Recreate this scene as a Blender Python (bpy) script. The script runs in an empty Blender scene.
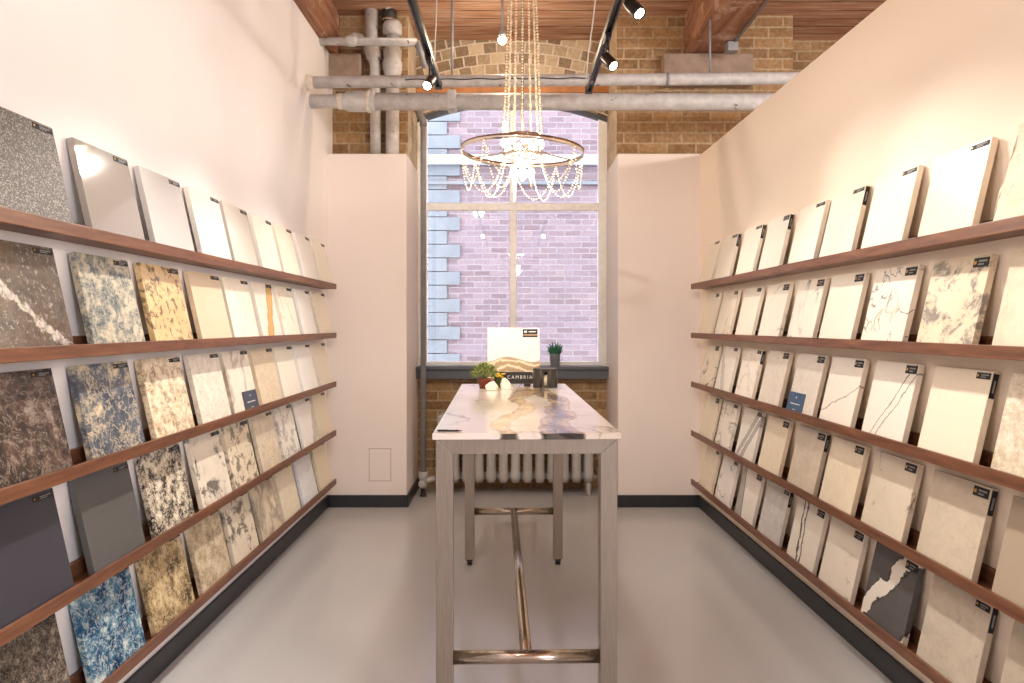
import bpy, bmesh, math, random
from mathutils import Vector, Matrix
random.seed(7)
PI = math.pi
sc = bpy.context.scene
COL = sc.collection
# ------------------------------------------------------------------ camera frame
F = 711.1            # focal length in pixels of the 1024 wide frame (25 mm)
H = 1.225            # eye height
CX, CY = 512.0, 324.5
def P(x, y, d):      # where a point seen at (x, y) stands when it is d metres away
    return Vector(((x-CX)*d/F, d, H+(CY-y)*d/F))
cam = bpy.data.cameras.new('camera'); cam.lens = 25; cam.sensor_width = 36
cam.shift_y = -17/1024; cam.clip_start = .05
camo = bpy.data.objects.new('camera', cam); COL.objects.link(camo)
camo.location = (0, 0, H); camo.rotation_euler = (PI/2, 0, 0)
sc.camera = camo
# ------------------------------------------------------------------ colours / materials
def lin(c):
    c /= 255.0
    return c/12.92 if c <= .04045 else ((c+.055)/1.055)**2.4
def rgb(*c): return (lin(c[0]), lin(c[1]), lin(c[2]), 1)
class NT:
    def __init__(s, name):
        s.m = bpy.data.materials.new(name); s.m.use_nodes = True
        s.t = s.m.node_tree; s.b = s.t.nodes['Principled BSDF']
    def n(s, kind, **kw):
        nd = s.t.nodes.new('ShaderNode'+kind)
        for k, v in kw.items():
            if k[0] == 'i' and k[1:].isdigit(): s.put(nd, int(k[1:]), v)
            elif hasattr(nd, k): setattr(nd, k, v)
            else: s.put(nd, k.replace('_', ' '), v)
        return nd
    def put(s, nd, key, v):
        if isinstance(v, bpy.types.NodeSocket): s.t.links.new(v, nd.inputs[key])
        else: nd.inputs[key].default_value = v
    def coord(s, scale=(1,1,1), loc=(0,0,0), rot=(0,0,0), out='Object'):
        tc = s.n('TexCoord')
        mp = s.n('Mapping'); s.put(mp, 'Vector', tc.outputs[out])
        s.put(mp, 'Scale', scale); s.put(mp, 'Location', loc); s.put(mp, 'Rotation', rot)
        return mp.outputs[0]
    def noise(s, vec, scale, detail=4, rough=.5, dist=0):
        nd = s.n('TexNoise'); s.put(nd, 'Vector', vec); s.put(nd, 'Scale', scale); s.put(nd, 'Detail', detail)
        s.put(nd, 'Roughness', rough); s.put(nd, 'Distortion', dist); return nd.outputs[0]
    def math(s, op, a, b=0.0, clamp=False):
        nd = s.n('Math', operation=op, use_clamp=clamp); s.put(nd, 0, a); s.put(nd, 1, b); return nd.outputs[0]
    def ramp(s, fac, stops, interp='LINEAR'):
        nd = s.n('ValToRGB'); r = nd.color_ramp; r.interpolation = interp
        while len(r.elements) < len(stops): r.elements.new(.5)
        for e, (p, c) in zip(r.elements, stops):
            e.position = p; e.color = c if hasattr(c, '__len__') else (c, c, c, 1)
        s.put(nd, 0, fac); return nd.outputs[0]
    def mix(s, f, a, b, mode='MIX'):
        nd = s.n('Mix', data_type='RGBA', blend_type=mode)
        s.put(nd, 0, f); s.put(nd, 6, a); s.put(nd, 7, b); return nd.outputs[2]
    def base(s, v): s.put(s.b, 'Base Color', v)
    def set(s, **kw):
        for k, v in kw.items(): s.put(s.b, k.replace('_', ' '), v)
        return s
    def bump(s, h, strength=.3, dist=.01):
        nd = s.n('Bump'); s.put(nd, 'Height', h); s.put(nd, 'Strength', strength); s.put(nd, 'Distance', dist)
        s.put(s.b, 'Normal', nd.outputs[0])
M = {}
def flat(name, c, rough=.5, metal=0.0, var=.06, scale=25, bump=0):
    k = NT(name); v = k.coord()
    n = k.noise(v, scale, 4)
    a = tuple(min(1, x*(1-var)) for x in c[:3])+(1,); b = tuple(min(1, x*(1+var)) for x in c[:3])+(1,)
    k.base(k.ramp(n, [(.3, a), (.7, b)])); k.set(Roughness=rough, Metallic=metal)
    if bump: k.bump(n, bump, .005)
    M[name] = k.m; return k
flat('paint_wall', rgb(242,237,235), .6, var=.012, scale=3)
flat('paint_cream', rgb(242,228,210), .6, var=.012, scale=3)
flat('paint_panel', rgb(234,223,217), .6, var=.012, scale=3)
flat('baseboard', rgb(40,41,46), .45)
flat('pipe_paint', rgb(190,187,185), .5, var=.14, scale=18, bump=.3)
flat('pipe_dark', rgb(135,134,136), .5, var=.12, scale=18, bump=.2)
flat('plaster', rgb(214,203,188), .8, var=.15, scale=30, bump=.5)
flat('rubber', rgb(45,40,36), .6)
flat('black_metal', rgb(30,30,33), .35, .3)
flat('black_plastic', rgb(24,24,26), .4)
flat('sticker_black', rgb(20,19,22), .65)
flat('sticker_navy', rgb(34,46,66), .3)
flat('gold', rgb(200,150,60), .35, .4)
flat('print_white', rgb(225,222,215), .5)
flat('print_grey', rgb(135,133,132), .5)
flat('window_white', rgb(246,248,250), .35)
flat('sill_grey', rgb(84,88,96), .45)
flat('cast_iron', rgb(176,172,168), .4, var=.06)
flat('terracotta', rgb(128,62,44), .8)
flat('soil', rgb(50,38,28), .9)
flat('leaf_green', rgb(112,132,66), .5, var=.45, scale=60)
flat('leaf_tip', rgb(190,185,120), .5, var=.3, scale=60)
flat('succulent_green', rgb(42,110,78), .4, var=.3, scale=40)
flat('pot_grey', rgb(120,124,130), .6)
flat('white_rock', rgb(248,238,220), .5, var=.05, bump=.4)
flat('flower_yellow', rgb(244,196,50), .6, var=.2, scale=90)
flat('stand_dark', rgb(40,37,36), .4)
flat('lantern_dark', rgb(66,60,56), .55, var=.1)
flat('candle', rgb(240,222,190), .5)
flat('cable_white', rgb(205,200,192), .5)
flat('tread_grey', rgb(150,150,152), .45, .3)
flat('chrome', rgb(225,215,205), .12, 1.0, var=.02)
flat('bead', rgb(232,214,182), .08, 0, var=.03).set(IOR=1.6)
flat('rod_metal', rgb(140,130,122), .3, .9)
flat('lintel_wood', rgb(176,116,66), .6, var=.2, scale=12)
flat('ground_grey', rgb(120,120,122), .9)
flat('stone_quoin', rgb(72,75,80), .85, var=.12, scale=5, bump=.3)
flat('ledge_white', rgb(146,148,152), .7)
k = NT('pipe_paint'); v = k.coord(); n = k.noise(v, 18, 5, .6)
c = k.ramp(n, [(.3, rgb(172,168,166)), (.7, rgb(204,201,199))])
c = k.mix(k.ramp(k.noise(v, 26, 3, .5, .4), [(.70, 0.0), (.73, .85)]), c, rgb(58, 50, 46)); k.base(c); k.set(Roughness=.5); k.bump(n, .3, .005); M['pipe_paint'] = k.m
def emit(name, c, s):
    k = NT(name); k.base(c); k.put(k.b, 'Emission Color', c); k.put(k.b, 'Emission Strength', s); M[name] = k.m
emit('bulb_glow', (1, .82, .58, 1), 28)
emit('lens_glow', (1, .82, .58, 1), 30)
emit('candle_flame', (1, .75, .4, 1), 4)
# brushed steel
k = NT('steel'); v = k.coord(scale=(120, 120, 5)); n = k.noise(v, 3, 3)
k.base(k.ramp(n, [(.3, rgb(154,146,136)), (.7, rgb(170,161,151))])); k.set(Metallic=.85, Roughness=.36); M['steel'] = k.m
k = NT('steel_tube'); v = k.coord(scale=(40, 2, 40)); n = k.noise(v, 3, 3)
k.base(k.ramp(n, [(.3, rgb(176,164,150)), (.7, rgb(196,184,170))])); k.set(Metallic=1.0, Roughness=.2); M['steel_tube'] = k.m
# walnut shelf
k = NT('walnut'); v = k.coord(scale=(14, 1.2, 14)); n = k.noise(v, 4, 8, .6, .6); n2 = k.noise(k.coord(scale=(1, .8, 1)), 2.2, 2)
c = k.ramp(n, [(.28, rgb(84,50,36)), (.5, rgb(118,75,50)), (.72, rgb(144,98,66))])
c = k.mix(k.math('MULTIPLY', n2, .5), c, rgb(104,68,54)); k.base(c); k.set(Roughness=.42); k.bump(n, .15, .002); M['walnut'] = k.m
# floor
k = NT('floor_epoxy'); v = k.coord(); n = k.noise(v, 1.3, 5, .6); n2 = k.noise(v, 160, 3)
k.base(k.ramp(n, [(.3, rgb(189,188,188)), (.7, rgb(193,192,192))]))
k.set(Roughness=k.ramp(k.noise(v, 6, 4), [(.3, .17), (.7, .2)])); k.bump(n2, .05, .002); M['floor_epoxy'] = k.m
# brick (bricks run along X+Y so that reveals match)
def brick(name, c1, c2, c3, mort, bw=.2, bh=.073, mw=.007, swap=None, dirt=.5):
    k = NT(name); tc = k.n('TexCoord'); sp = k.n('SeparateXYZ'); k.put(sp, 0, tc.outputs['Object'])
    u = k.math('ADD', sp.outputs[0], sp.outputs[1]); cb = k.n('CombineXYZ')
    if swap:     # ring of voussoirs round (0, zc)
        R, zc = swap
        dz = k.math('SUBTRACT', sp.outputs[2], zc)
        r = k.math('SQRT', k.math('ADD', k.math('POWER', sp.outputs[0], 2.0), k.math('POWER', dz, 2.0)))
        a = k.math('MULTIPLY', k.math('ARCTAN2', sp.outputs[0], dz), R)
        k.put(cb, 0, a); k.put(cb, 1, r)
    else:
        k.put(cb, 0, u); k.put(cb, 1, sp.outputs[2])
    w = k.n('TexNoise'); k.put(w, 'Vector', tc.outputs['Object']); k.put(w, 'Scale', 9.0)
    wob = k.n('VectorMath', operation='MULTIPLY_ADD'); k.put(wob, 0, w.outputs['Color']); k.put(wob, 1, (.012, .008, 0)); k.put(wob, 2, cb.outputs[0])
    bt = k.n('TexBrick'); k.put(bt, 'Vector', wob.outputs[0])
    for nm, val in (('Color1', c1), ('Color2', c2), ('Mortar', mort), ('Scale', 1.0), ('Brick Width', bw), ('Row Height', bh), ('Mortar Size', mw), ('Mortar Smooth', .3), ('Bias', 0.0)):
        k.put(bt, nm, val)
    n = k.noise(k.coord(), 5, 6, .65); n2 = k.noise(k.coord(), 40, 4)
    c = k.mix(k.ramp(n, [(.42, 0.0), (.62, dirt)]), bt.outputs[0], c3)
    c = k.mix(.35, c, k.ramp(n2, [(.3, rgb(120,120,120)), (.7, rgb(215,215,215))]), 'OVERLAY')
    k.base(c); k.set(Roughness=.85)
    hh = k.math('ADD', k.math('MULTIPLY', bt.outputs[1], -1.0), k.math('MULTIPLY', n2, .5)); k.bump(hh, .6, .01)
    M[name] = k.m
brick('brick_inner', rgb(124,90,56), rgb(172,134,90), rgb(186,158,120), rgb(178,156,124), mw=.008, dirt=.4)
brick('brick_jamb', rgb(176,152,118), rgb(206,188,160), rgb(222,212,192), rgb(190,172,146))
AR = (1.87, 2.93-1.87)
brick('brick_arch', rgb(112,88,64), rgb(204,182,148), rgb(190,168,136), rgb(214,200,178), bw=.088, bh=.082, mw=.006, swap=AR, dirt=.25)
brick('brick_outside', rgb(68,50,54), rgb(88,72,77), rgb(76,66,76), rgb(95,88,92), bw=.215, bh=.0745, mw=.008, dirt=.4)
# old ceiling boards
k = NT('ceiling_boards'); tc = k.n('TexCoord')
bt = k.n('TexBrick'); k.put(bt, 'Vector', tc.outputs['Object'])
for nm, val in (('Color1', rgb(156,108,78)), ('Color2', rgb(184,140,108)), ('Mortar', rgb(60,34,22)), ('Scale', 1.0), ('Brick Width', 3.1), ('Row Height', .131), ('Mortar Size', .006), ('Mortar Smooth', .4)): k.put(bt, nm, val)
n = k.noise(k.coord(scale=(1, 14, 1)), 3, 8, .6, .4)
c = k.mix(k.ramp(n, [(.45, 0.0), (.7, .7)]), bt.outputs[0], rgb(214,190,170))
c = k.mix(k.ramp(k.noise(k.coord(scale=(1.2, 6, 1)), 2.2, 5), [(.5, 0.0), (.68, .5)]), c, rgb(126,84,60))
k.base(c); k.set(Roughness=.75); k.bump(k.math('MULTIPLY', bt.outputs[1], -1.0), .8, .02); M['ceiling_boards'] = k.m
k = NT('old_beam'); n = k.noise(k.coord(scale=(5, .8, 5)), 3, 8, .65, .8); n2 = k.noise(k.coord(), 5, 6, .7)
c = k.ramp(n, [(.3, rgb(104,68,48)), (.5, rgb(148,102,76)), (.7, rgb(174,132,104))])
c = k.mix(k.ramp(n2, [(.56, 0.0), (.66, .75)]), c, rgb(205,175,155)); k.base(c); k.set(Roughness=.7); k.bump(n, .5, .01); M['old_beam'] = k.m
flat('pad_timber', rgb(150,128,112), .8, var=.2, scale=14, bump=.4)
# pane: thin glass
k = NT('pane_glass'); t = k.t; out = t.nodes['Material Output']
fr = k.n('Fresnel', IOR=1.5); tr = k.n('BsdfTransparent'); gl = k.n('BsdfGlossy'); k.put(gl, 'Roughness', .02)
mx = k.n('MixShader'); k.put(mx, 0, fr.outputs[0]); k.put(mx, 1, tr.outputs[0]); k.put(mx, 2, gl.outputs[0])
t.links.new(mx.outputs[0], out.inputs[0]); M['pane_glass'] = k.m
# ------------------------------------------------------------------ stone looks
def seedloc(): return (random.uniform(-30, 30), random.uniform(-30, 30), random.uniform(-30, 30))
def stone(name, kind, cols, sc_=8.0, rough=.25, amt=.5, rot=None, lo=None, width=.06, gm=.95, mk=.42, twin=0):
    k = NT(name); rot = rot if rot is not None else (0, random.uniform(-.5, .5), 0)
    v = k.coord(loc=lo or seedloc(), rot=rot); cs = [rgb(*c) for c in cols]
    fine = k.noise(v, 70, 4, .6)
    if kind == 'plain':
        c = k.mix(k.ramp(fine, [(.3, 0.0), (.7, 1.0)]), cs[0], tuple(x*.94 for x in cs[0][:3])+(1,))
    elif kind == 'speckle':
        vo = k.n('TexVoronoi'); k.put(vo, 'Vector', v); k.put(vo, 'Scale', sc_)
        sp = k.n('SeparateColor'); k.put(sp, 0, vo.outputs['Color'])
        st = [(0, cs[0]), (.45, cs[1])] + ([(.8, cs[2])] if len(cs) > 2 else [])
        c = k.ramp(sp.outputs[0], st, 'CONSTANT')
        c = k.mix(k.math('MULTIPLY', fine, amt), c, cs[0])
    elif kind == 'granite':     # patches of several colours
        sc_ *= 1.5; n = k.noise(v, sc_, 10, .74, .25); ps = [.34, .45, .53, .62, .7]
        if len(cs) == 3: ps = [.4, .5, .6]
        if len(cs) == 2: ps = [.44, .56]
        if len(cs) == 4: ps = [.36, .46, .54, .63]
        c = k.ramp(n, list(zip(ps, cs)))
        n2 = k.noise(v, sc_*5.5, 8, .75, .3)
        c = k.mix(k.ramp(n2, [(.54, 0.0), (.58, amt*.85)]), c, cs[-1])
        n3 = k.noise(v, sc_*2.2, 8, .75, .4)
        c = k.mix(k.ramp(n3, [(.555, 0.0), (.60, amt)]), c, cs[0])
        n4 = k.noise(k.coord(loc=(3, 8, 2)), sc_*1.6, 8, .62, .5); w = k.math('ABSOLUTE', k.math('SUBTRACT', n4, .5))
        c = k.mix(k.ramp(w, [(.004, .7), (.016, 0.0)]), c, cs[-1])
    elif kind == 'mottle':      # soft clouding of two tones with flecks of the third
        n = k.noise(v, sc_, 8, .65, .6); c = k.ramp(n, [(.4, cs[0]), (.6, cs[1])])
        n3 = k.noise(v, sc_*3.2, 6, .6, .5)
        c = k.mix(k.ramp(n3, [(.60, 0.0), (.70, amt)]), c, cs[-1])
    elif kind == 'vein':        # cols: ground, ground tint, vein
        n = k.noise(v, sc_, 6, .5, .9); w = k.math('ABSOLUTE', k.math('SUBTRACT', n, .5))
        msk = k.ramp(k.noise(v, sc_*.8, 2), [(mk, 0.0), (mk+.12, 1.0)])
        g = k.ramp(k.noise(v, 9, 6, .6), [(.35, cs[0]), (.65, cs[1])])
        f = k.ramp(w, [(0.0, amt), (width*.45, amt*.7), (width, 0.0)])
        c = k.mix(k.math('MULTIPLY', f, msk), g, cs[2])
    elif kind == 'cloudvein':   # blotchy dark vein clusters on a light ground
        n = k.noise(v, sc_, 10, .7, .5); n2 = k.noise(v, sc_*2.2, 9, .68, .5)
        w = k.math('ABSOLUTE', k.math('SUBTRACT', n2, .5))
        g = k.ramp(k.noise(v, 7, 6, .6), [(.35, cs[0]), (.65, cs[1])])
        f1 = k.ramp(n, [(.5, 0.0), (.58, 1.0)]); f2 = k.ramp(w, [(0.0, 1.0), (.09, 0.0)])
        f = k.math('MULTIPLY', k.math('MAXIMUM', k.math('MULTIPLY', f1, .8), f2), f1)
        c = k.mix(k.math('MULTIPLY', f, amt), g, cs[2])
        c = k.mix(k.math('MULTIPLY', k.ramp(n2, [(.6, 0.0), (.66, .6)]), f1), c, cs[-1])
    elif kind == 'band':        # one bold diagonal swathe, cols: ground, swathe, edge
        sp = k.n('SeparateXYZ'); tc = k.n('TexCoord'); k.put(sp, 0, tc.outputs['Object'])
        ang, off, hw = rot[1], (lo or (0, 0, 0))[0], width
        s_ = k.math('ADD', k.math('MULTIPLY', sp.outputs[0], math.cos(ang)), k.math('MULTIPLY', sp.outputs[2], math.sin(ang)))
        n = k.noise(k.coord(loc=(3, 7, 1)), sc_, 7, .6)
        s_ = k.math('ADD', k.math('SUBTRACT', s_, off), k.math('MULTIPLY', k.math('SUBTRACT', n, .5), amt))
        a = k.math('ABSOLUTE', s_)
        if twin: a = k.math('MINIMUM', a, k.math('ABSOLUTE', k.math('ADD', s_, twin)))
        gcl = k.ramp(k.noise(k.coord(loc=(5, 1, 2)), 22, 10, .75, .2), [(.38, tuple(x*gm for x in cs[0][:3])+(1,)), (.6, cs[0])])
        c = k.ramp(a, [(0.0, cs[1]), (hw*.8, cs[1]), (hw*.9, cs[2]), (hw, cs[2])])
        if gm < .6:        # broken, crystalline streak on a flecked ground
            gcl = k.mix(k.ramp(k.noise(k.coord(loc=(2, 2, 2)), 70, 8, .75), [(.55, 0.0), (.6, .55)]), gcl, cs[1])
            gcl = k.mix(k.ramp(k.noise(k.coord(loc=(6, 2, 9)), 9, 6, .6), [(.5, 0.0), (.62, .6)]), gcl, rgb(96, 74, 52))
            c = k.mix(k.ramp(k.noise(k.coord(loc=(1, 5, 2)), 60, 8, .7), [(.5, 0.0), (.56, .75)]), c, cs[2])
        c = k.mix(k.ramp(a, [(hw, 0.0), (hw*1.06, 1.0)]), c, gcl)
    c = k.mix(.12, c, k.ramp(fine, [(.3, rgb(150,150,150)), (.7, rgb(205,205,205))]), 'OVERLAY')
    k.base(c); k.set(Roughness=rough); return k.m
# ------------------------------------------------------------------ mesh builder
class MB:
    def __init__(s): s.bm = bmesh.new(); s.mi = 0
    def _f(s, faces, mi=None, smooth=False):
        for f in faces: f.material_index = s.mi if mi is None else mi; f.smooth = smooth
    def box(s, x0, x1, y0, y1, z0, z1, mi=None, bev=0, M_=None):
        vs = [s.bm.verts.new((x, y, z)) for x in (x0, x1) for y in (y0, y1) for z in (z0, z1)]
        q = [(0,1,3,2), (4,6,7,5), (0,4,5,1), (2,3,7,6), (0,2,6,4), (1,5,7,3)]
        fs = [s.bm.faces.new([vs[i] for i in f]) for f in q]; s._f(fs, mi)
        if bev:
            es = list({e for f in fs for e in f.edges})
            r = bmesh.ops.bevel(s.bm, geom=es, offset=bev, segments=2, affect='EDGES', profile=.5)
            s._f(r['faces'], mi); vs = list({v for f in r['faces'] for v in f.verts} | {v for v in vs if v.is_valid})
        if M_: bmesh.ops.transform(s.bm, matrix=M_, verts=[v for v in vs if v.is_valid])
        return s
    def prism(s, pts, axis, a, b, mi=None):   # polygon pts extruded along axis from a to b
        def mk(p, t):
            if axis == 'y': return (p[0], t, p[1])
            if axis == 'x': return (t, p[0], p[1])
            return (p[0], p[1], t)
        A = [s.bm.verts.new(mk(p, a)) for p in pts]; B = [s.bm.verts.new(mk(p, b)) for p in pts]
        n = len(pts); fs = [s.bm.faces.new(A), s.bm.faces.new(B[::-1])]
        for i in range(n): fs.append(s.bm.faces.new((A[i], B[i], B[(i+1) % n], A[(i+1) % n])))
        s._f(fs, mi); return s
    def tube(s, pts, r, seg=12, mi=None, cap=True, smooth=True):
        pts = [Vector(p) for p in pts]; rings = []; n = len(pts)
        rr = r if hasattr(r, '__len__') else [r]*n
        up = None
        for i, p in enumerate(pts):
            t = (pts[min(i+1, n-1)]-pts[max(i-1, 0)])
            t = t.normalized() if t.length > 1e-9 else Vector((0, 0, 1))
            if up is None: up = t.orthogonal().normalized()
            up = (up - t*up.dot(t)); up = up.normalized() if up.length > 1e-6 else t.orthogonal().normalized()
            w = t.cross(up)
            rings.append([s.bm.verts.new(p + (up*math.cos(2*PI*j/seg)+w*math.sin(2*PI*j/seg))*rr[i]) for j in range(seg)])
        fs = []
        for a, b in zip(rings, rings[1:]):
            for j in range(seg): fs.append(s.bm.faces.new((a[j], a[(j+1) % seg], b[(j+1) % seg], b[j])))
        s._f(fs, mi, smooth)
        if cap: s._f([s.bm.faces.new(rings[0][::-1]), s.bm.faces.new(rings[-1])], mi)
        return s
    def lathe(s, prof, c=(0, 0, 0), seg=20, mi=None, smooth=True, axis='z', flute=None):
        rings = []
        for r, z in prof:
            ring = []
            for j in range(seg):
                a = 2*PI*j/seg; q = r*(1+flute*(j % 2)) if flute else r
                p = Vector((q*math.cos(a), q*math.sin(a), z))
                if axis == 'x': p = Vector((p.z, p.x, p.y))
                if axis == 'y': p = Vector((p.y, p.z, p.x))
                ring.append(s.bm.verts.new(p+Vector(c)))
            rings.append(ring)
        fs = []
        for a, b in zip(rings, rings[1:]):
            for j in range(seg): fs.append(s.bm.faces.new((a[j], a[(j+1) % seg], b[(j+1) % seg], b[j])))
        s._f(fs, mi, smooth)
        s._f([s.bm.faces.new(rings[0][::-1]), s.bm.faces.new(rings[-1])], mi); return s
    def ball(s, c, r, sub=1, mi=None, scale=(1, 1, 1)):
        g = bmesh.ops.create_icosphere(s.bm, subdivisions=sub, radius=r)
        for v in g['verts']: v.co = Vector((v.co.x*scale[0], v.co.y*scale[1], v.co.z*scale[2]))+Vector(c)
        s._f({f for v in g['verts'] for f in v.link_faces}, mi, True); return s
    def ring(s, c, R, w, h, seg=56, tilt=(0, 0), mi=None):   # flat hoop: radial thickness w, height h
        c = Vector(c); rings = []
        for j in range(seg):
            a = 2*PI*j/seg; d = Vector((math.cos(a), math.sin(a), 0)); z0 = tilt[0]*math.cos(a)+tilt[1]*math.sin(a)
            rings.append([s.bm.verts.new(c+d*(R+q)+Vector((0, 0, z0+zz))) for q, zz in ((0, 0), (w, 0), (w, h), (0, h))])
        fs = []
        for i in range(seg):
            a, b = rings[i], rings[(i+1) % seg]
            for j in range(4): fs.append(s.bm.faces.new((a[j], b[j], b[(j+1) % 4], a[(j+1) % 4])))
        s._f(fs, mi, True); return s
    def build(s, name, mats, parent=None, loc=None):
        bmesh.ops.recalc_face_normals(s.bm, faces=s.bm.faces[:])
        me = bpy.data.meshes.new(name); s.bm.to_mesh(me); s.bm.free()
        for m in (mats if isinstance(mats, (list, tuple)) else [mats]): me.materials.append(M[m] if isinstance(m, str) else m)
        o = bpy.data.objects.new(name, me); COL.objects.link(o)
        if parent: o.parent = parent
        if loc is not None: o.location = loc
        return o
def tag(o, label, cat, group=None, kind=None):
    o['label'] = label; o['category'] = cat
    if group: o['group'] = group
    if kind: o['kind'] = kind
    return o
def struct(o, label, cat): return tag(o, label, cat, kind='structure')
def empty(name, loc, rz=0.0):
    o = bpy.data.objects.new(name, None); COL.objects.link(o); o.location = loc; o.rotation_euler = (0, 0, rz); o.empty_display_size = .1; return o
def bevel(o, w, seg=2):
    m = o.modifiers.new('edge', 'BEVEL'); m.width = w; m.segments = seg; m.limit_method = 'ANGLE'; return o
SPL = .0225                          # the cream partition runs slightly outward towards the viewer
def splay(o):
    pv = Matrix.Translation((1.262, 4.7, 0)); o.matrix_basis = pv @ Matrix.Rotation(SPL, 4, 'Z') @ pv.inverted() @ o.matrix_basis; return o
# ------------------------------------------------------------------ the room
XL, XR = -1.2417, 1.262            # side walls
YP, YB, YG = 4.772, 4.92, 5.35     # face of drywall panels, of brick piers, of the window bay
ZC, ZR = 3.365, 2.36
JL, JR = -.72, .724
Y0 = -3.2
struct(MB().box(-3, 4.2, Y0, 5.7, -.1, 0).build('floor', 'floor_epoxy'), 'glossy pale grey poured floor of the showroom', 'floor')
struct(MB().box(-3, 4.2, Y0, 5.7, ZC, ZC+.08).build('ceiling', 'ceiling_boards'), 'weathered red brown plank ceiling over the showroom', 'ceiling')
struct(MB().box(XL-.12, XL, Y0, YB, 0, 3.066).build('wall_left', 'paint_wall'), 'tall white painted wall carrying the dark and pale sample shelves', 'wall')
struct(splay(MB().box(XR, XR+.1, .5, YB, 0, ZR).build('wall_right', 'paint_cream')), 'part-height cream partition carrying the pale sample shelves', 'wall')
struct(MB().box(-3, 4.2, Y0-.1, Y0, 0, ZC).build('wall_behind', 'paint_wall'), 'white wall closing the showroom behind the viewer', 'wall')
struct(MB().box(4.2, 4.3, Y0, 5.7, 0, ZC).build('wall_side', 'brick_inner'), 'far brick wall of the space beyond the cream partition', 'wall')
# brick back wall: piers, spandrel, arch over the window
w = MB()
w.box(-3, JL, YB, 5.7, 0, ZC, 0); w.box(JR, 1.944, YB, 5.7, 0, ZC, 0)
w.box(1.944, 4.2, YG, 5.7, 0, ZC, 0)
w.box(JL, JR, YG, 5.7, 0, .868, 0)
zs, rise = 2.79, .14; pts = [(JL, ZC), (JL, zs)]
for i in range(1, 24):
    x = JL+(JR-JL)*i/24; t = (x-(JL+JR)/2)/((JR-JL)/2); pts.append((x, zs+rise*(1-t*t)))
pts += [(JR, zs), (JR, ZC)]
w.prism(pts, 'y', YG, 5.46, 2)
w.prism([(x, z if z > 3.2 else z+.16) for x, z in pts], 'y', 5.46, 5.7, 2)
wb = w.build('wall_back', ['brick_inner', 'brick_jamb', 'brick_arch'])
for p in wb.data.polygons:
    if abs(p.normal.x) > .9 and p.material_index == 0: p.material_index = 1
struct(wb, 'tan brick window wall with an arch over the opening', 'wall')
for s, x0, x1, xi in ((-1, XL, -.7074, JL), (1, .7115, XR, JR)):
    m = MB()
    if s < 0: pp = [(x0, YP), (x1, YP), (x1, YG), (JL+.0005, YG), (JL+.0005, YP+.014), (x0, YP+.014)]
    else: pp = [(x1, YP), (x0, YP), (x0, YG), (JR-.0005, YG), (JR-.0005, YP+.014), (x1, YP+.014)]
    m.prism(pp, 'z', 0, ZR+.01)
    struct(bevel(m.build('wall_panel', 'paint_panel'), .003),
           ('pale drywall pier cladding on the access panel side of the window' if s < 0 else 'pale drywall pier cladding between the window and cream partition'), 'wall')
# baseboards
BH = .082
def bb(name, label, boxes):
    m = MB()
    for b in boxes: m.box(*b, 0, BH)
    o = struct(bevel(m.build(name, 'baseboard'), .003), label, 'baseboard')
    if name == 'baseboard_right': splay(o)
bb('baseboard_left', 'charcoal baseboard along the tall white wall', [(XL, XL+.012, Y0, YP)])
bb('baseboard_right', 'charcoal baseboard along the cream partition', [(XR-.012, XR, .5, YP)])
bb('baseboard_back', 'charcoal baseboard round the drywall pier with the access panel', [(XL+.012, -.7074, YP-.012, YP), (-.7074, -.6954, YP-.012, YG)])
bb('baseboard_back_right', 'charcoal baseboard round the pier beside the cream partition', [(.7115, XR-.012, YP-.012, YP), (.6995, .7115, YP-.012, YG)])
# beams + bearing pads
for nm, x0, x1, lb in (('ceiling_beam', -1.447, -1.19, 'old red brown timber beam above the tall white wall'), ('ceiling_beam', 1.19, 1.447, 'old red brown timber beam above the cream partition')):
    struct(bevel(MB().box(x0, x1, Y0, YB-.006, 3.068, ZC).build(nm, 'old_beam'), .008), lb, 'beam')
for x0, x1, lb in ((-1.5, -1.025, 'grey bearing block under the beam end beside the pipes'), (1.03, 1.637, 'grey bearing block under the beam end by the partition')):
    tag(bevel(MB().box(x0, x1, YB-.11, YB+.02, 2.86, 3.064).build('bearing_block', 'pad_timber'), .012), lb, 'block', kind='structure')
# window
yw0, yw1 = 5.40, 5.45
def wx(px): return (px-CX)*yw0/F
def wz(py): return H+(CY-py)*yw0/F
win = MB()
zb, zt0, zt1 = .915, wz(210.5), wz(203)
xl0, xl1, xr0, xr1 = JL, wx(427), wx(598.5), JR
win.box(xl0, xl1, yw0, yw1, zb, 2.80); win.box(xr0, xr1, yw0, yw1, zb, 2.80)
win.box(xl1, xr0, yw0, yw1, zb, wz(361.5)); win.box(xl1, xr0, yw0, yw1, zt0, zt1)
win.box(wx(509.5), wx(516.5), yw0, yw1, wz(361.5), zt0); win.box(wx(510), wx(516), yw0, yw1, zt1, 2.92)
wf = win.build('window_1', 'window_white'); bevel(wf, .004)
struct(wf, 'white framed four pane window looking onto the brick building', 'window')
n = 24; ap = []
for i in range(n+1):
    x = JL+(JR-JL)*i/n; t = (x-(JL+JR)/2)/((JR-JL)/2); ap.append((x, zs+rise*(1-t*t)))
arcm = MB().prism([(x, z-.032) for x, z in ap]+[(x, z) for x, z in ap[::-1]], 'y', yw0-.005, yw1)
arcm.build('head_rail', 'sill_grey', wf)
for x0, x1, z0, z1 in ((xl1, wx(509.5), wz(361.5), zt0), (wx(516.5), xr0, wz(361.5), zt0)):
    MB().box(x0, x1, 5.423, 5.427, z0, z1).build('pane', 'pane_glass', wf)
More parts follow.
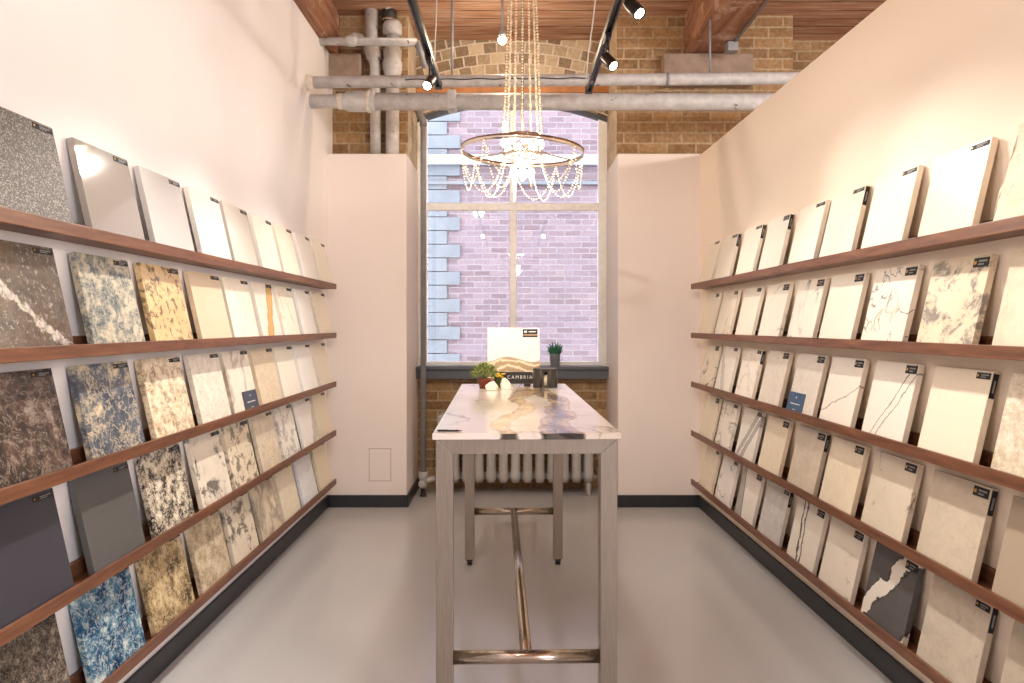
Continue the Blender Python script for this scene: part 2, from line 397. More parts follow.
for lo_, hi_ in ((xl1, wx(510)), (wx(516), xr0)):
    pts = [(lo_, zt1), (hi_, zt1)]
    for i in range(9):
        x = hi_+(lo_-hi_)*i/8; t = (x-(JL+JR)/2)/((JR-JL)/2); pts.append((x, zs+rise*(1-t*t)-.02))
    MB().prism(pts, 'y', 5.423, 5.427).build('pane', 'pane_glass', wf)
sl = MB(); sl.box(-.7066, .7107, 5.21, 5.40, .893, .914, bev=.004); sl.box(-.7066, .7107, 5.235, 5.35, .825, .893)
struct(sl.build('window_sill', 'sill_grey'), 'dark grey sill board under the window', 'sill')
struct(MB().box(JL, JR, YG-.03, YG+.1, 2.962, 3.05).build('trim_1', 'lintel_wood'), 'orange wood board across the window head', 'trim')
ac = MB(); pa, pb = P(369.5, 449, YP), P(390.5, 480.5, YP)
ac.box(pa.x, pb.x, YP-.003, YP+.004, pb.z, pa.z)
fr_ = .004
acp = ac.build('access_panel', 'paint_panel')
ed = MB()
for b in ((pa.x-fr_, pa.x, pb.z-fr_, pa.z+fr_), (pb.x, pb.x+fr_, pb.z-fr_, pa.z+fr_), (pa.x, pb.x, pb.z-fr_, pb.z), (pa.x, pb.x, pa.z, pa.z+fr_)): ed.box(b[0], b[1], YP-.0015, YP+.003, b[2], b[3])
ed.build('frame', flat('panel_gap', rgb(176,150,132), .7).m, acp)
tag(acp, 'small flush access panel low on the drywall pier', 'access panel')
# ------------------------------------------------------------------ outside
YO = 9.3
ext = MB(); ext.box(-8, 8, YO, YO+.3, -3, 5.4, 0)
z = -2.0; i = 0
while z < 5.3:
    xr = -.68 if i % 2 else -.85
    ext.box(-8 if False else -2.6, xr, YO-.03, YO+.02, z+.006, z+.172, 1); z += .178; i += 1
ext.box(-8, 8, YO-.12, YO+.02, 3.31, 3.42, 2); ext.box(-8, 8, YO-.06, YO+.02, 3.05, 3.09, 1)
eo = ext.build('exterior_building', ['brick_outside', 'stone_quoin', 'ledge_white'])
struct(eo, 'brick building with stone quoins across the lane', 'building')
struct(MB().box(-8, 8, 5.7, YO+1, -3.2, -3).build('ground', 'ground_grey'), 'grey lane between the two buildings', 'ground')
# ------------------------------------------------------------------ shelves and samples
ZS = [1.490, 1.172, .854, .536, .218]     # lip tops
SH = ['top', 'second', 'middle', 'fourth', 'bottom']
YE = 4.645; YN = .55
def shelf(side, i):
    zt = ZS[i]; s = -1 if side == 'left' else 1
    xw, xf = (XL, -1.146) if s < 0 else (XR, 1.166)
    root = empty('wall_shelf', (xw, (YE+YN)/2, zt-.035))
    L = (YE-YN)/2
    def part(nm, a, b, z0, z1):      # a, b = distance out from the wall
        x0, x1 = sorted((-s*a, -s*b)); o = MB().box(x0, x1, -L, L, z0, z1).build(nm, 'walnut', root); bevel(o, .002); return o
    D = abs(xw-xf)
    part('board', .018, D-.011, 0, .014); part('front_lip', D-.011, D, 0, .035); part('back_rail', 0.0005, .018, 0, .056)
    nm = 'tall white wall' if s < 0 else 'cream partition'
    if s > 0: splay(root)
    return tag(root, f'walnut display ledge, {["topmost","second from top","middle one","fourth from top","lowest"][i]} of five on the {nm}', 'shelf', f'walnut ledges on the {nm}')
for i in range(5): shelf('left', i); shelf('right', i)
SW, SHH, ST = .254, .268, .019
def slab_mesh(w, h, t):
    m = MB(); m.box(-w/2, w/2, 0, t, 0, h, bev=.0012); bmesh.ops.recalc_face_normals(m.bm, faces=m.bm.faces[:])
    me = bpy.data.meshes.new('stone_sample'); m.bm.to_mesh(me); m.bm.free(); me.materials.append(None); return me
SWL, SHL = .280, .279
slab_me = slab_mesh(SW, SHH, ST); slab_left = slab_mesh(SWL, SHL, ST)
# rough-broken limestone
def rough_mesh():
    m = MB(); bm = m.bm; N = 14
    outl = [(-.127, 0), (.127, 0), (.127, .262), (-.02, .268), (-.07, .255), (-.085, .2), (-.1, .15), (-.105, .1), (-.122, .05)]
    m.prism(outl, 'y', 0, .032)
    bmesh.ops.triangulate(bm, faces=bm.faces[:]); bmesh.ops.subdivide_edges(bm, edges=bm.edges[:], cuts=2, use_grid_fill=True)
    for v in bm.verts:
        if v.co.z > .01 and v.co.x < .1: v.co += Vector((random.uniform(-.004, .004), random.uniform(0, .006) if v.co.y > .016 else random.uniform(-.003, .003), random.uniform(-.003, .003)))
    bmesh.ops.recalc_face_normals(bm, faces=bm.faces[:])
    me = bpy.data.meshes.new('rough_slab'); bm.to_mesh(me); bm.free(); me.materials.append(None); return me
def sticker_mesh(w, h, two=False):
    m = MB(); m.box(-w, 0, -.0012, 0, -h, 0, 0)
    m.box(-w*.95, -w*.95+h*.36, -.0016, -.001, -h*.68, -h*.32, 1)
    m.box(-w*.66, -w*.12, -.0016, -.001, -h*.46, -h*.26, 2); m.box(-w*.66, -w*.3, -.0016, -.001, -h*.78, -h*.62, 2)
    if two: m.box(-w, 0, -.0012, 0, -h*1.75, -h*1.15, 0); m.box(-w*.9, -w*.2, -.0016, -.001, -h*1.55, -h*1.35, 2)
    bmesh.ops.recalc_face_normals(m.bm, faces=m.bm.faces[:])
    me = bpy.data.meshes.new('label_sticker'); m.bm.to_mesh(me); m.bm.free()
    for q in ('sticker_black', 'gold', 'print_grey'): me.materials.append(M[q])
    return me
st_long, st_card, st_two = sticker_mesh(.078, .014), sticker_mesh(.062, .027), sticker_mesh(.062, .012, True)
st_mid = sticker_mesh(.056, .018)
def edge_mesh():
    m = MB(); m.box(0, .0012, .002, ST-.002, -.075, -.006, 0); m.box(.001, .0016, .007, .012, -.06, -.025, 1)
    me = bpy.data.meshes.new('edge_label'); m.bm.to_mesh(me); m.bm.free(); me.materials.append(M['sticker_black']); me.materials.append(M['print_grey']); return me
edge_me = edge_mesh()
LEFT_INV = [2.27, 2.714, 3.13, 3.55, 3.93, 4.33, 4.717, 5.128, 5.55]      # far edges, nearest column first
RIGHT_INV = [2.079, 2.463, 2.857, 3.249, 3.623, 4.055, 4.474, 4.926, 5.339]
W_ = (245,238,226); C_ = (240,228,206); V = (118,110,104)
# each row: nearest column first;  (look, kind, colours, options)
LS = [[
 ('flecked dark grey', 'speckle', [(84,80,76), (110,106,100), (172,168,160)], dict(sc_=380, amt=.3, rough=.55)),
 ('polished plain taupe', 'plain', [(158,150,142)], dict(rough=.08)),
 ('plain light grey', 'plain', [(196,191,186)], dict(rough=.2)),
 ('smooth off-white', 'plain', [(230,224,214)], dict(rough=.2)),
 ('shiny pale grey beige', 'plain', [(214,207,196)], dict(rough=.12)),
 ('plain creamy white', 'plain', [(244,238,226)], {}), ('plain warm cream', 'plain', [(240,230,212)], {}),
 ('bright plain white', 'plain', [(250,247,242)], {}), ('plain soft ivory', 'plain', [(240,232,216)], {})],
 [('dark brown granite, white-streaked', 'band', [(112,98,84), (200,190,178), (140,130,120)], dict(sc_=26, amt=.10, rot=(0, .927, 0), lo=(.076, 0, 0), width=.013, gm=.4)),
 ('blue grey and cream mottled', 'granite', [(64,74,82), (112,118,116), (178,170,148), (204,194,168)], dict(sc_=14)),
 ('honey gold with dark flecks', 'cloudvein', [(206,170,118), (228,198,148), (62,54,46)], dict(sc_=30, amt=.9)),
 ('plain sand beige', 'plain', [(222,200,170)], {}), ('lightly clouded cream', 'mottle', [(232,220,198), (240,230,212), (206,186,152)], dict(sc_=20, amt=.5)),
 ('white with broad golden band', 'band', [(238,230,216), (212,170,98), (176,128,66)], dict(sc_=9, amt=.07, rot=(0, -.45, 0), lo=(-.03, 0, 0), width=.036)),
 ('cream with faint gold vein', 'vein', [(244,236,220), (240,230,212), (206,168,110)], dict(sc_=3, amt=.8, width=.02)),
 ('crisp plain white', 'plain', [(250,247,242)], {}), ('plain pale ivory', 'plain', [(238,228,208)], {})],
 [('dark russet and black granite', 'granite', [(28,26,25), (60,45,39), (90,70,58), (150,138,126)], dict(sc_=9, amt=.3)),
 ('dark slate blue with cream patches', 'granite', [(52,58,68), (70,78,90), (92,98,106), (208,192,160)], dict(sc_=6, amt=.5)),
 ('brown and cream patchy', 'granite', [(110,86,66), (196,170,132), (228,210,178), (238,226,200)], dict(sc_=14, amt=.6)),
 ('cream with grey stipple', 'mottle', [(236,226,208), (220,208,190), (150,138,126)], dict(sc_=30, amt=.7)),
 ('soft taupe-veined off-white', 'vein', [(236,226,208), (228,216,196), (170,150,126)], dict(sc_=4, amt=.7, width=.06)),
 ('beige stippled', 'mottle', [(226,208,178), (216,196,164), (168,144,112)], dict(sc_=26, amt=.6)),
 ('plain light cream', 'plain', [(242,234,218)], {}), ('clean plain white', 'plain', [(251,248,242)], {}), ('plain ivory', 'plain', [(238,228,208)], {})],
 [('plain dark navy charcoal', 'plain', [(62,62,72)], dict(rough=.2)), ('plain charcoal grey', 'plain', [(92,91,90)], dict(rough=.2)),
 ('black and cream marbled', 'granite', [(38,34,32), (74,66,60), (196,182,160), (240,230,208)], dict(sc_=14, amt=.85)),
 ('white with heavy black veining', 'cloudvein', [(240,230,212), (226,214,196), (44,42,44)], dict(sc_=9, amt=.95)),
 ('beige with scattered dark spots', 'cloudvein', [(228,212,184), (236,222,198), (62,54,48)], dict(sc_=20, amt=.85)),
 ('beige with soft grey clouding', 'mottle', [(230,216,192), (212,198,174), (130,118,104)], dict(sc_=18, amt=.7)),
 ('white with grey crazing', 'vein', [(240,234,222), (232,226,216), (150,146,146)], dict(sc_=14, amt=.7, width=.09)),
 ('white with curved grey sweep', 'band', [(246,242,236), (204,200,196), (216,212,208)], dict(sc_=4, amt=.16, rot=(0, -.5, 0), lo=(.05, 0, 0), width=.03)),
 ('plain buttery cream', 'plain', [(236,224,198)], {})],
 [('black brown granite with grey specks', 'granite', [(36,33,31), (66,58,52), (92,84,76), (158,146,130)], dict(sc_=22, amt=.6)),
 ('vivid sea blue and white', 'granite', [(14,50,82), (34,82,118), (78,122,146), (206,216,212)], dict(sc_=9, amt=.6)),
 ('golden brown swirled', 'granite', [(64,52,42), (130,107,76), (190,164,122), (222,204,164)], dict(sc_=7, amt=.6)),
 ('tan and grey clouded', 'granite', [(140,124,104), (186,164,132), (206,188,158), (224,210,184)], dict(sc_=11, amt=.5)),
 ('ivory with black blotches', 'cloudvein', [(232,220,198), (224,210,188), (52,46,44)], dict(sc_=11, amt=.95)),
 ('beige with pale grey veins', 'vein', [(230,216,190), (222,206,180), (140,128,114)], dict(sc_=9, amt=.75, width=.1)),
 ('fine-grained pale beige', 'mottle', [(236,224,200), (230,216,190), (196,178,150)], dict(sc_=30, amt=.5)),
 ('icy white with blue tinge', 'mottle', [(232,234,238), (222,226,232), (178,184,194)], dict(sc_=26, amt=.5)),
 ('plain straw cream', 'plain', [(234,222,194)], {})]]
RS = [[
 ('rough-broken beige limestone', 'mottle', [(214,200,176), (226,214,192), (176,160,136)], dict(sc_=22, amt=.6, rough=.7)),
 ('wide plain cream', 'plain', [(236,222,198)], {}), ('plain eggshell', 'plain', [(240,229,208)], {}),
 ('plain vanilla with edge tag', 'plain', [(242,232,212)], dict(edge=1)), ('bright ivory', 'plain', [(246,238,222)], {}),
 ('double-labelled white with edge tag', 'plain', [(247,240,226)], dict(edge=1, two=1)), ('plain white with edge tag', 'plain', [(246,238,222)], dict(edge=1)),
 ('plain chalk white with edge tag', 'plain', [(244,236,220)], dict(edge=1)), ('plain cream', 'plain', [(238,227,206)], {})],
 [('sandy beige clouded', 'mottle', [(206,192,168), (220,206,182), (178,162,138)], dict(sc_=14, amt=.5)),
 ('cream with dark blue grey clusters', 'cloudvein', [(228,214,188), (214,198,170), (88,90,96)], dict(sc_=14, amt=.85)),
 ('white with black squiggle veins', 'vein', [(242,233,216), (236,226,208), (58,48,46)], dict(sc_=6, amt=.9, width=.014, mk=.48)),
 ('plain milky white', 'plain', [(242,233,216)], {}),
 ('white with one dark squiggle', 'vein', [(242,234,218), (238,228,212), (70,60,56)], dict(sc_=4, amt=.9, width=.016)),
 ('white with hairline vertical vein', 'vein', [(242,234,218), (238,230,214), (150,138,124)], dict(sc_=3, amt=.7, width=.012)),
 ('smooth plain white', 'plain', [(242,233,216)], {}), ('cream with thread veins', 'vein', [(238,228,208), (232,220,200), (150,136,118)], dict(sc_=7, amt=.5, width=.03)),
 ('plain light cream', 'plain', [(238,227,206)], {})],
 [('beige with white cloud patches', 'granite', [(190,174,148), (206,192,166), (216,202,178), (240,232,216)], dict(sc_=8, amt=.6)),
 ('plain ivory with edge tag', 'plain', [(240,228,206)], dict(edge=1)),
 ('white with long diagonal dark veins', 'band', [(240,232,218), (98,90,92), (150,142,138)], dict(sc_=10, amt=.05, rot=(0, -.62, 0), lo=(-.035, 0, 0), width=.003, gm=.96, twin=.03)),
 ('white with fine diagonal vein', 'band', [(240,231,215), (128,116,106), (190,178,164)], dict(sc_=9, amt=.06, rot=(0, 2.0, 0), lo=(.0955, 0, 0), width=.0024, gm=.97)),
 ('pale greige with blue card', 'mottle', [(226,216,200), (218,207,190), (198,186,168)], dict(sc_=20, amt=.5)),
 ('pale greige stippled', 'mottle', [(224,213,196), (216,204,186), (192,180,162)], dict(sc_=26, amt=.5)),
 ('faint-veined white with edge tag', 'vein', [(240,231,215), (236,226,210), (190,178,162)], dict(sc_=5, amt=.5, width=.02, edge=1)),
 ('white with grey diagonal sweep', 'band', [(240,233,220), (206,200,190), (190,184,174)], dict(sc_=6, amt=.08, rot=(0, .5, 0), lo=(.02, 0, 0), width=.02)),
 ('cream with short black vein', 'vein', [(238,227,206), (234,222,200), (66,56, 50)], dict(sc_=5, amt=.9, width=.018))],
 [('plain taupe', 'plain', [(176,160,140)], {}), ('greige with edge tag', 'mottle', [(206,194,174), (198,185,165), (172,160,142)], dict(sc_=18, amt=.5, edge=1)),
 ('greige with small dark marks', 'vein', [(222,210,190), (214,202,182), (84,76,70)], dict(sc_=9, amt=.9, width=.014, mk=.48)),
 ('linen-textured cream', 'mottle', [(236,223,198), (230,216,190), (218,202,174)], dict(sc_=44, amt=.5)),
 ('clouded taupe with edge tag', 'mottle', [(216,204,186), (206,193,174), (180,168,150)], dict(sc_=15, amt=.6, edge=1)),
 ('fine-grained cream', 'mottle', [(234,221,198), (228,214,190), (214,198,172)], dict(sc_=40, amt=.5)),
 ('white with bold grey diagonal veins', 'band', [(232,226,216), (176,170,164), (140,134,130)], dict(sc_=7, amt=.06, rot=(0, -.62, 0), lo=(-.03, 0, 0), width=.016, twin=.05)),
 ('white with criss-cross veins', 'vein', [(236,229,216), (230,222,208), (110,102,100)], dict(sc_=7, amt=.7, width=.03)),
 ('plain oat cream', 'plain', [(234,222,198)], {})],
 [('plain greige', 'mottle', [(190,178,160), (182,170,152), (160,148,132)], dict(sc_=16, amt=.5)),
 ('clouded greige with edge tag', 'mottle', [(200,189,171), (188,177,160), (148,138,126)], dict(sc_=12, amt=.6, edge=1)),
 ('charcoal with torn white patches', 'band', [(92,90,90), (228,222,210), (32,30,30)], dict(sc_=10, amt=.12, rot=(0, -.75, 0), lo=(-.118, 0, 0), width=.030, twin=-.218, gm=.9)),
 ('white with few dark ticks', 'vein', [(236,228,214), (232,223,208), (52,48,46)], dict(sc_=5, amt=.9, width=.016, mk=.515)),
 ('white with vertical black crack veins', 'band', [(236,229,217), (38,36,38), (150,142,138)], dict(sc_=14, amt=.06, rot=(0, 0.12, 0), lo=(0, 0, 0), width=.0045, gm=.97, twin=.03)),
 ('silver speckled with edge tag', 'mottle', [(214,210,204), (200,198,196), (146,148,152)], dict(sc_=26, amt=.7, edge=1)),
 ('white with grey wedge', 'band', [(238,231,220), (170,164,158), (110,104,100)], dict(sc_=3, amt=.05, rot=(0, .22, 0), lo=(-.075, 0, 0), width=.05)),
 ('white with loose grey veins', 'vein', [(238,233,226), (230,225,218), (128,124,126)], dict(sc_=7, amt=.7, width=.035)),
 ('plain cream stippled', 'mottle', [(234,222,198), (228,215,190), (206,190,164)], dict(sc_=24, amt=.5))]]
ORD = ['nearest the window', 'second from the window', 'third from the window', 'fourth from the window', 'fifth from the window',
       'sixth from the window', 'seventh from the window', 'eighth from the window', 'ninth from the window']
tipL = math.asin((.0637-.003)/SHH); CARDS = []
def sample(side, r, c, spec):
    look, kind, cols, opt = spec; opt = dict(opt); edge = opt.pop('edge', 0); two = opt.pop('two', 0)
    s = -1 if side == 'left' else 1
    XF, xw = (1.159, 1.2417) if s < 0 else (1.1795, 1.262)
    w_, h_ = (SWL, SHL) if s < 0 else (SW, SHH)
    inv = (LEFT_INV if s < 0 else RIGHT_INV)[c]*1e-3
    yc = (F*(XF+.011)*inv if s < 0 else F*(XF+.009+4.7*SPL)/(1/inv+F*SPL))-w_/2 + random.uniform(-.004, .004)
    rough_ = (s > 0 and r == 0 and c == 0)
    me = rough_mesh() if rough_ else (slab_left if s < 0 else slab_me).copy()
    o = bpy.data.objects.new('stone_sample', me); COL.objects.link(o)
    me.materials[0] = stone('stone', kind, cols, **opt)
    zb = ZS[r]-.035+.014; t_ = ST*math.cos(tipL)
    tip = math.asin((xw-XF-ST-.002)/h_) if not rough_ else math.asin((xw-XF-.045)/SHH)
    o.location = (s*XF, yc, zb+.0008+(ST if not rough_ else .032)*math.sin(tip))
    o.rotation_euler = (-tip, 0, -s*PI/2+random.uniform(-.012, .012))
    if not rough_:
        stm = st_two if two else (st_long if (r == 0 or s < 0) else (st_card if (c in (2, 3, 4) or random.random() < .4) else st_mid))
        st = bpy.data.objects.new('label_sticker', stm); COL.objects.link(st); st.parent = o
        st.location = (w_/2-.006, 0, h_-.007)
        if edge:
            e = bpy.data.objects.new('edge_label', edge_me); COL.objects.link(e); e.parent = o; e.location = (SW/2, 0, SHH)
    pos = 'white wall' if s < 0 else 'cream partition'
    if s > 0: splay(o)
    tag(o, f'{look} stone sample, {ORD[8-c]}, {SH[r]} ledge, {pos}', 'stone sample', f'stone samples on the {SH[r]} ledge of the {pos}')
    return o
for r in range(5):
    for c in range(9):
        a = sample('left', r, c, LS[r][c]); b = sample('right', r, c, RS[r][c])
        if r == 2 and c == 4: CARDS += [(a, -1, 'dark navy information card leaning on the off-white sample, white wall'), (b, 1, 'blue information card leaning on the greige sample, cream partition')]
for o, s, lb in CARDS:
    m = MB(); m.box(-.08, .08, -.0035, -.0015, 0, .098, 0); m.box(-.046, .046, -.004, -.003, .046, .050, 1); m.box(-.015, .015, -.004, -.003, .022, .025, 1); m.box(-.004, .004, -.004, -.003, .072, .080, 1)
    cd = m.build('information_card', [flat('card_blue' if s > 0 else 'card_navy', rgb(40,72,104) if s > 0 else rgb(50,58,72), .3).m, 'print_white'])
    cd.location = o.location+Vector((-s*.001, .052, -.005)); cd.rotation_euler = o.rotation_euler
    cd.location.z += .001
    tag(cd, lb, 'card')
# ------------------------------------------------------------------ steel table
TD1, TD2, TZ = 2.0, 3.672, .919
TW = 189.5*TD1/F
TX1, TX2 = (527.05-CX)*TD1/F, (513.6-CX)*TD2/F
TL = math.hypot(TD2-TD1, TX2-TX1); trz = math.atan2(-(TX2-TX1), TD2-TD1)
tab = empty('display_table', ((TX1+TX2)/2, (TD1+TD2)/2, 0), trz)
tag(tab, 'tall brushed steel table with a veined white stone top in mid-room', 'table')
hw, hl = .2578, TL/2-.016
# stone top material with two long winding bands measured across and along the top
k = NT('veined_top'); tc = k.n('TexCoord'); sp = k.n('SeparateXYZ'); k.put(sp, 0, tc.outputs['Object'])
vv = k.math('ADD', k.math('DIVIDE', sp.outputs[1], TL), .5)
wob = k.noise(k.coord(), 14, 6, .6); wobl = k.math('MULTIPLY', k.math('SUBTRACT', wob, .5), .09)
uu = k.math('ADD', k.math('ADD', k.math('DIVIDE', sp.outputs[0], TW), .5), wobl)
def uvpx(x, y):
    d = (H-TZ)*F/(y-CY); v_ = (d-TD1)/(TD2-TD1); xl = 432.3+(433.5-y)*.594; xr = 621.8-(433.5-y)*1.128
    return v_, (x-xl)/(xr-xl)
def curve(pts, which):
    nd = k.n('FloatCurve'); cu = nd.mapping.curves[0]; pts = sorted(pts)
    while len(cu.points) < len(pts): cu.points.new(.5, .5)
    for p_, q in zip(cu.points, pts): p_.location = (min(max(q[0], 0), 1), q[1]); p_.handle_type = 'AUTO'
    nd.mapping.update(); k.put(nd, 1, vv); return nd.outputs[0]
B1 = [(433.5, 498, 521), (424, 489.6, 511), (417, 498, 522), (411, 514, 535), (405, 518, 535), (400.5, 508, 526), (393.7, 513, 537), (390.5, 516, 540), (384, 520, 534)]
B2 = [(433.5, 538, 585), (422, 539, 570), (416, 545, 579), (409, 543, 571), (402.5, 551, 572), (397.5, 541, 566), (393.7, 533, 556), (390, 526, 550), (384, 522, 540)]
def band(B):
    L_ = curve([(uvpx(a, y)[0], uvpx(a, y)[1]) for y, a, b in B], 0); R_ = curve([(uvpx(b, y)[0], uvpx(b, y)[1]) for y, a, b in B], 1)
    return k.math('MINIMUM', k.math('SUBTRACT', uu, L_), k.math('SUBTRACT', R_, uu))
s1, s2 = band(B1), band(B2)
gr = k.noise(k.coord(scale=(1, .6, 1)), 9, 8, .62, 1.5)
ground = k.ramp(k.noise(k.coord(), 3, 5, .55), [(.4, rgb(240,232,222)), (.62, rgb(228,216,202))])
vn = k.math('ABSOLUTE', k.math('SUBTRACT', k.noise(k.coord(loc=(4, 2, 0)), 3.2, 6, .5, .8), .5))
msk = k.ramp(k.noise(k.coord(loc=(9, 1, 3)), 3, 2), [(.5, 0.0), (.6, 1.0)])
ground = k.mix(k.math('MULTIPLY', k.ramp(vn, [(0, .8), (.012, 0.0)]), msk), ground, rgb(120,110,102))
ochre = k.ramp(gr, [(.35, rgb(150,124,92)), (.5, rgb(206,180,140)), (.62, rgb(226,206,172))])
grey = k.ramp(gr, [(.35, rgb(84,78,74)), (.5, rgb(124,116,110)), (.65, rgb(166,156,148))])
dark = k.ramp(gr, [(.4, rgb(52,48,46)), (.6, rgb(104,98,92))])
face = k.math('LESS_THAN', sp.outputs[2], .0165)       # the sawn edge shows the darker core of the bands
ochre = k.mix(face, ochre, dark); greyf = k.mix(face, grey, dark)
c = k.mix(k.ramp(s2, [(0.0, 0.0), (.02, 1.0)]), ground, k.mix(k.ramp(s2, [(.03, 0.0), (.08, 1.0)]), ochre, greyf))
c = k.mix(k.ramp(s1, [(0.0, 0.0), (.02, 1.0)]), c, ochre)
c = k.mix(k.ramp(k.math('ABSOLUTE', k.math('SUBTRACT', k.math('MAXIMUM', s1, s2), .012)), [(0, .4), (.012, 0.0)]), c, rgb(96,80,62))
k.base(c); k.set(Roughness=.13); M['veined_top'] = k.m
tp = MB().box(-TW/2, TW/2, -TL/2, TL/2, 0, .018, bev=.0025).build('stone_top', 'veined_top', tab, (0, 0, TZ-.018)); tp['label'] = 'white stone top with ochre and grey winding bands'
zf = TZ-.0185; g = .048; rh = .043
for sy in (-1, 1):
    y0, y1 = sorted((sy*hl, sy*(hl-g)))
    q = hw if sy < 0 else hw-.009
    z0 = 0.0 if sy < 0 else .032
    for sx in (-1, 1):
        xo, xi = sx*q, sx*(q-g)
        lg = MB().prism([(xo, z0), (xi, z0), (xi, zf-rh), (xo, zf)], 'y', y0, y1).build('leg', 'steel', tab); bevel(lg, .0015)
        cs = MB(); cx = sx*(q-g/2); cyy = (y0+y1)/2
        if sy > 0:
            cs.lathe([(.008, .018), (.008, .033)], (cx, cyy, 0), 10)
            cs.lathe([(.0165, -.012), (.018, -.009), (.018, .009), (.0165, .012)], (cx, cyy-.006, .018), 18, axis='x'); cs.box(cx-.016, cx+.016, cyy-.02, cyy+.012, .024, .032)
            cs.build('caster', 'black_plastic', lg)
    rl = MB().prism([(-q, zf), (q, zf), (q-g, zf-rh), (-q+g, zf-rh)], 'y', y0, y1).build('end_rail', 'steel', tab); bevel(rl, .0012)
    zc = .272
    MB().tube([(-q+g-.002, (y0+y1)/2, zc), (q-g+.002, (y0+y1)/2, zc)], .019, 20).build('cross_bar', 'steel_tube', tab)
for sx in (-1, 1):
    rl = MB().box(min(sx*(hw-.004), sx*(hw-.046)), max(sx*(hw-.004), sx*(hw-.046)), -hl+g, hl-g, zf-rh, zf); rl = rl.build('side_rail', 'steel', tab)
MB().tube([(0, -hl+g*.5, .272), (0, hl-g*.5, .272)], .0175, 20).build('long_bar', 'steel_tube', tab)
# ------------------------------------------------------------------ things on the table
def T(x, y):   # point on the table top seen at (x, y)
    d = (H-TZ)*F/(y-CY); p = P(x, y, d); p.z = TZ; return p
# framed sample on a dark stand
p = T(513.5, 386.3)
st = empty('sample_stand', (p.x, p.y, TZ+.0005)); tag(st, 'low dark easel with pale lettering holding the hill-patterned sample on table', 'display stand')
m = MB(); m.box(-.095, .095, 0, .012, .012, .071, bev=.002); m.build('face_plate', 'stand_dark', st)
for sx in (-1, 1): MB().box(sx*.068-.016, sx*.068+.016, -.004, .085, 0, .014, bev=.002).build('foot', 'stand_dark', st)
MB().prism([(.078, .014), (.085, .014), (.093, .16), (.087, .16)], 'x', -.05, .05).build('back_rest', 'stand_dark', st)
fc = bpy.data.curves.new('lettering', 'FONT'); fc.body = 'CAMBRIA'; fc.size = .026; fc.align_x = 'CENTER'; fc.align_y = 'CENTER'; fc.extrude = .0006; fc.space_character = 1.5
fo = bpy.data.objects.new('tmp', fc); COL.objects.link(fo); bpy.context.view_layer.update()
me = bpy.data.meshes.new_from_object(fo.evaluated_get(bpy.context.evaluated_depsgraph_get())); bpy.data.objects.remove(fo)
me.materials.clear(); me.materials.append(M['print_white'])
lt = bpy.data.objects.new('lettering', me); COL.objects.link(lt); lt.parent = st; w_ = max(v.co.x for v in me.vertices)-min(v.co.x for v in me.vertices); lt.scale = (.122/w_, .017/.0185, 1); lt.location = (.031, -.0008, .044); lt.rotation_euler = (PI/2, 0, 0)
# sample with hill pattern
k = NT('hill_stone'); tc = k.n('TexCoord'); sp = k.n('SeparateXYZ'); k.put(sp, 0, tc.outputs['Object'])
xx = sp.outputs[0]; n = k.noise(k.coord(), 12, 5, .55)
hill = k.math('ADD', k.math('MULTIPLY', k.math('SINE', k.math('ADD', k.math('MULTIPLY', xx, 27.5), 2.286)), .014), .112)
hill = k.math('ADD', hill, k.math('MULTIPLY', k.math('SUBTRACT', n, .5), .016)); hh = k.math('SUBTRACT', hill, sp.outputs[2])
str_ = k.math('SINE', k.math('ADD', k.math('MULTIPLY', hh, 190.0), k.math('MULTIPLY', n, 11.0)))
body = k.ramp(str_, [(0.0, rgb(170,146,112)), (.5, rgb(206,186,152)), (1.0, rgb(224,208,178))])
c = k.mix(k.ramp(hh, [(0, 0.0), (.002, 1.0)]), rgb(243,233,217), body)
c = k.mix(k.ramp(k.math('ABSOLUTE', hh), [(0, .8), (.0035, 0.0)]), c, rgb(120,100,74)); k.base(c); k.set(Roughness=.2); M['hill_stone'] = k.m
hs = MB().box(-.131, .131, 0, .016, 0, .274, bev=.0012).build('stone_sample', 'hill_stone')
hs.location = P(513.7, 386, p.y+.030); hs.location.z = TZ+.0195; hs.rotation_euler = (-.17, 0, .02)
tag(hs, 'square white sample with brown hill-shaped band, on the table stand', 'stone sample')
s_ = MB(); s_.box(-.076, 0, -.0012, 0, -.042, 0, 0); s_.box(-.068, -.054, -.0016, -.001, -.018, -.009, 2); s_.box(-.045, -.01, -.0016, -.001, -.016, -.011, 2); s_.box(-.076, 0, -.0017, -.001, -.034, -.026, 1)
so = s_.build('label_sticker', ['sticker_black', flat('sticker_brown', rgb(150,110,80), .4).m, 'print_white'], hs); so.location = (.122, 0, .267)
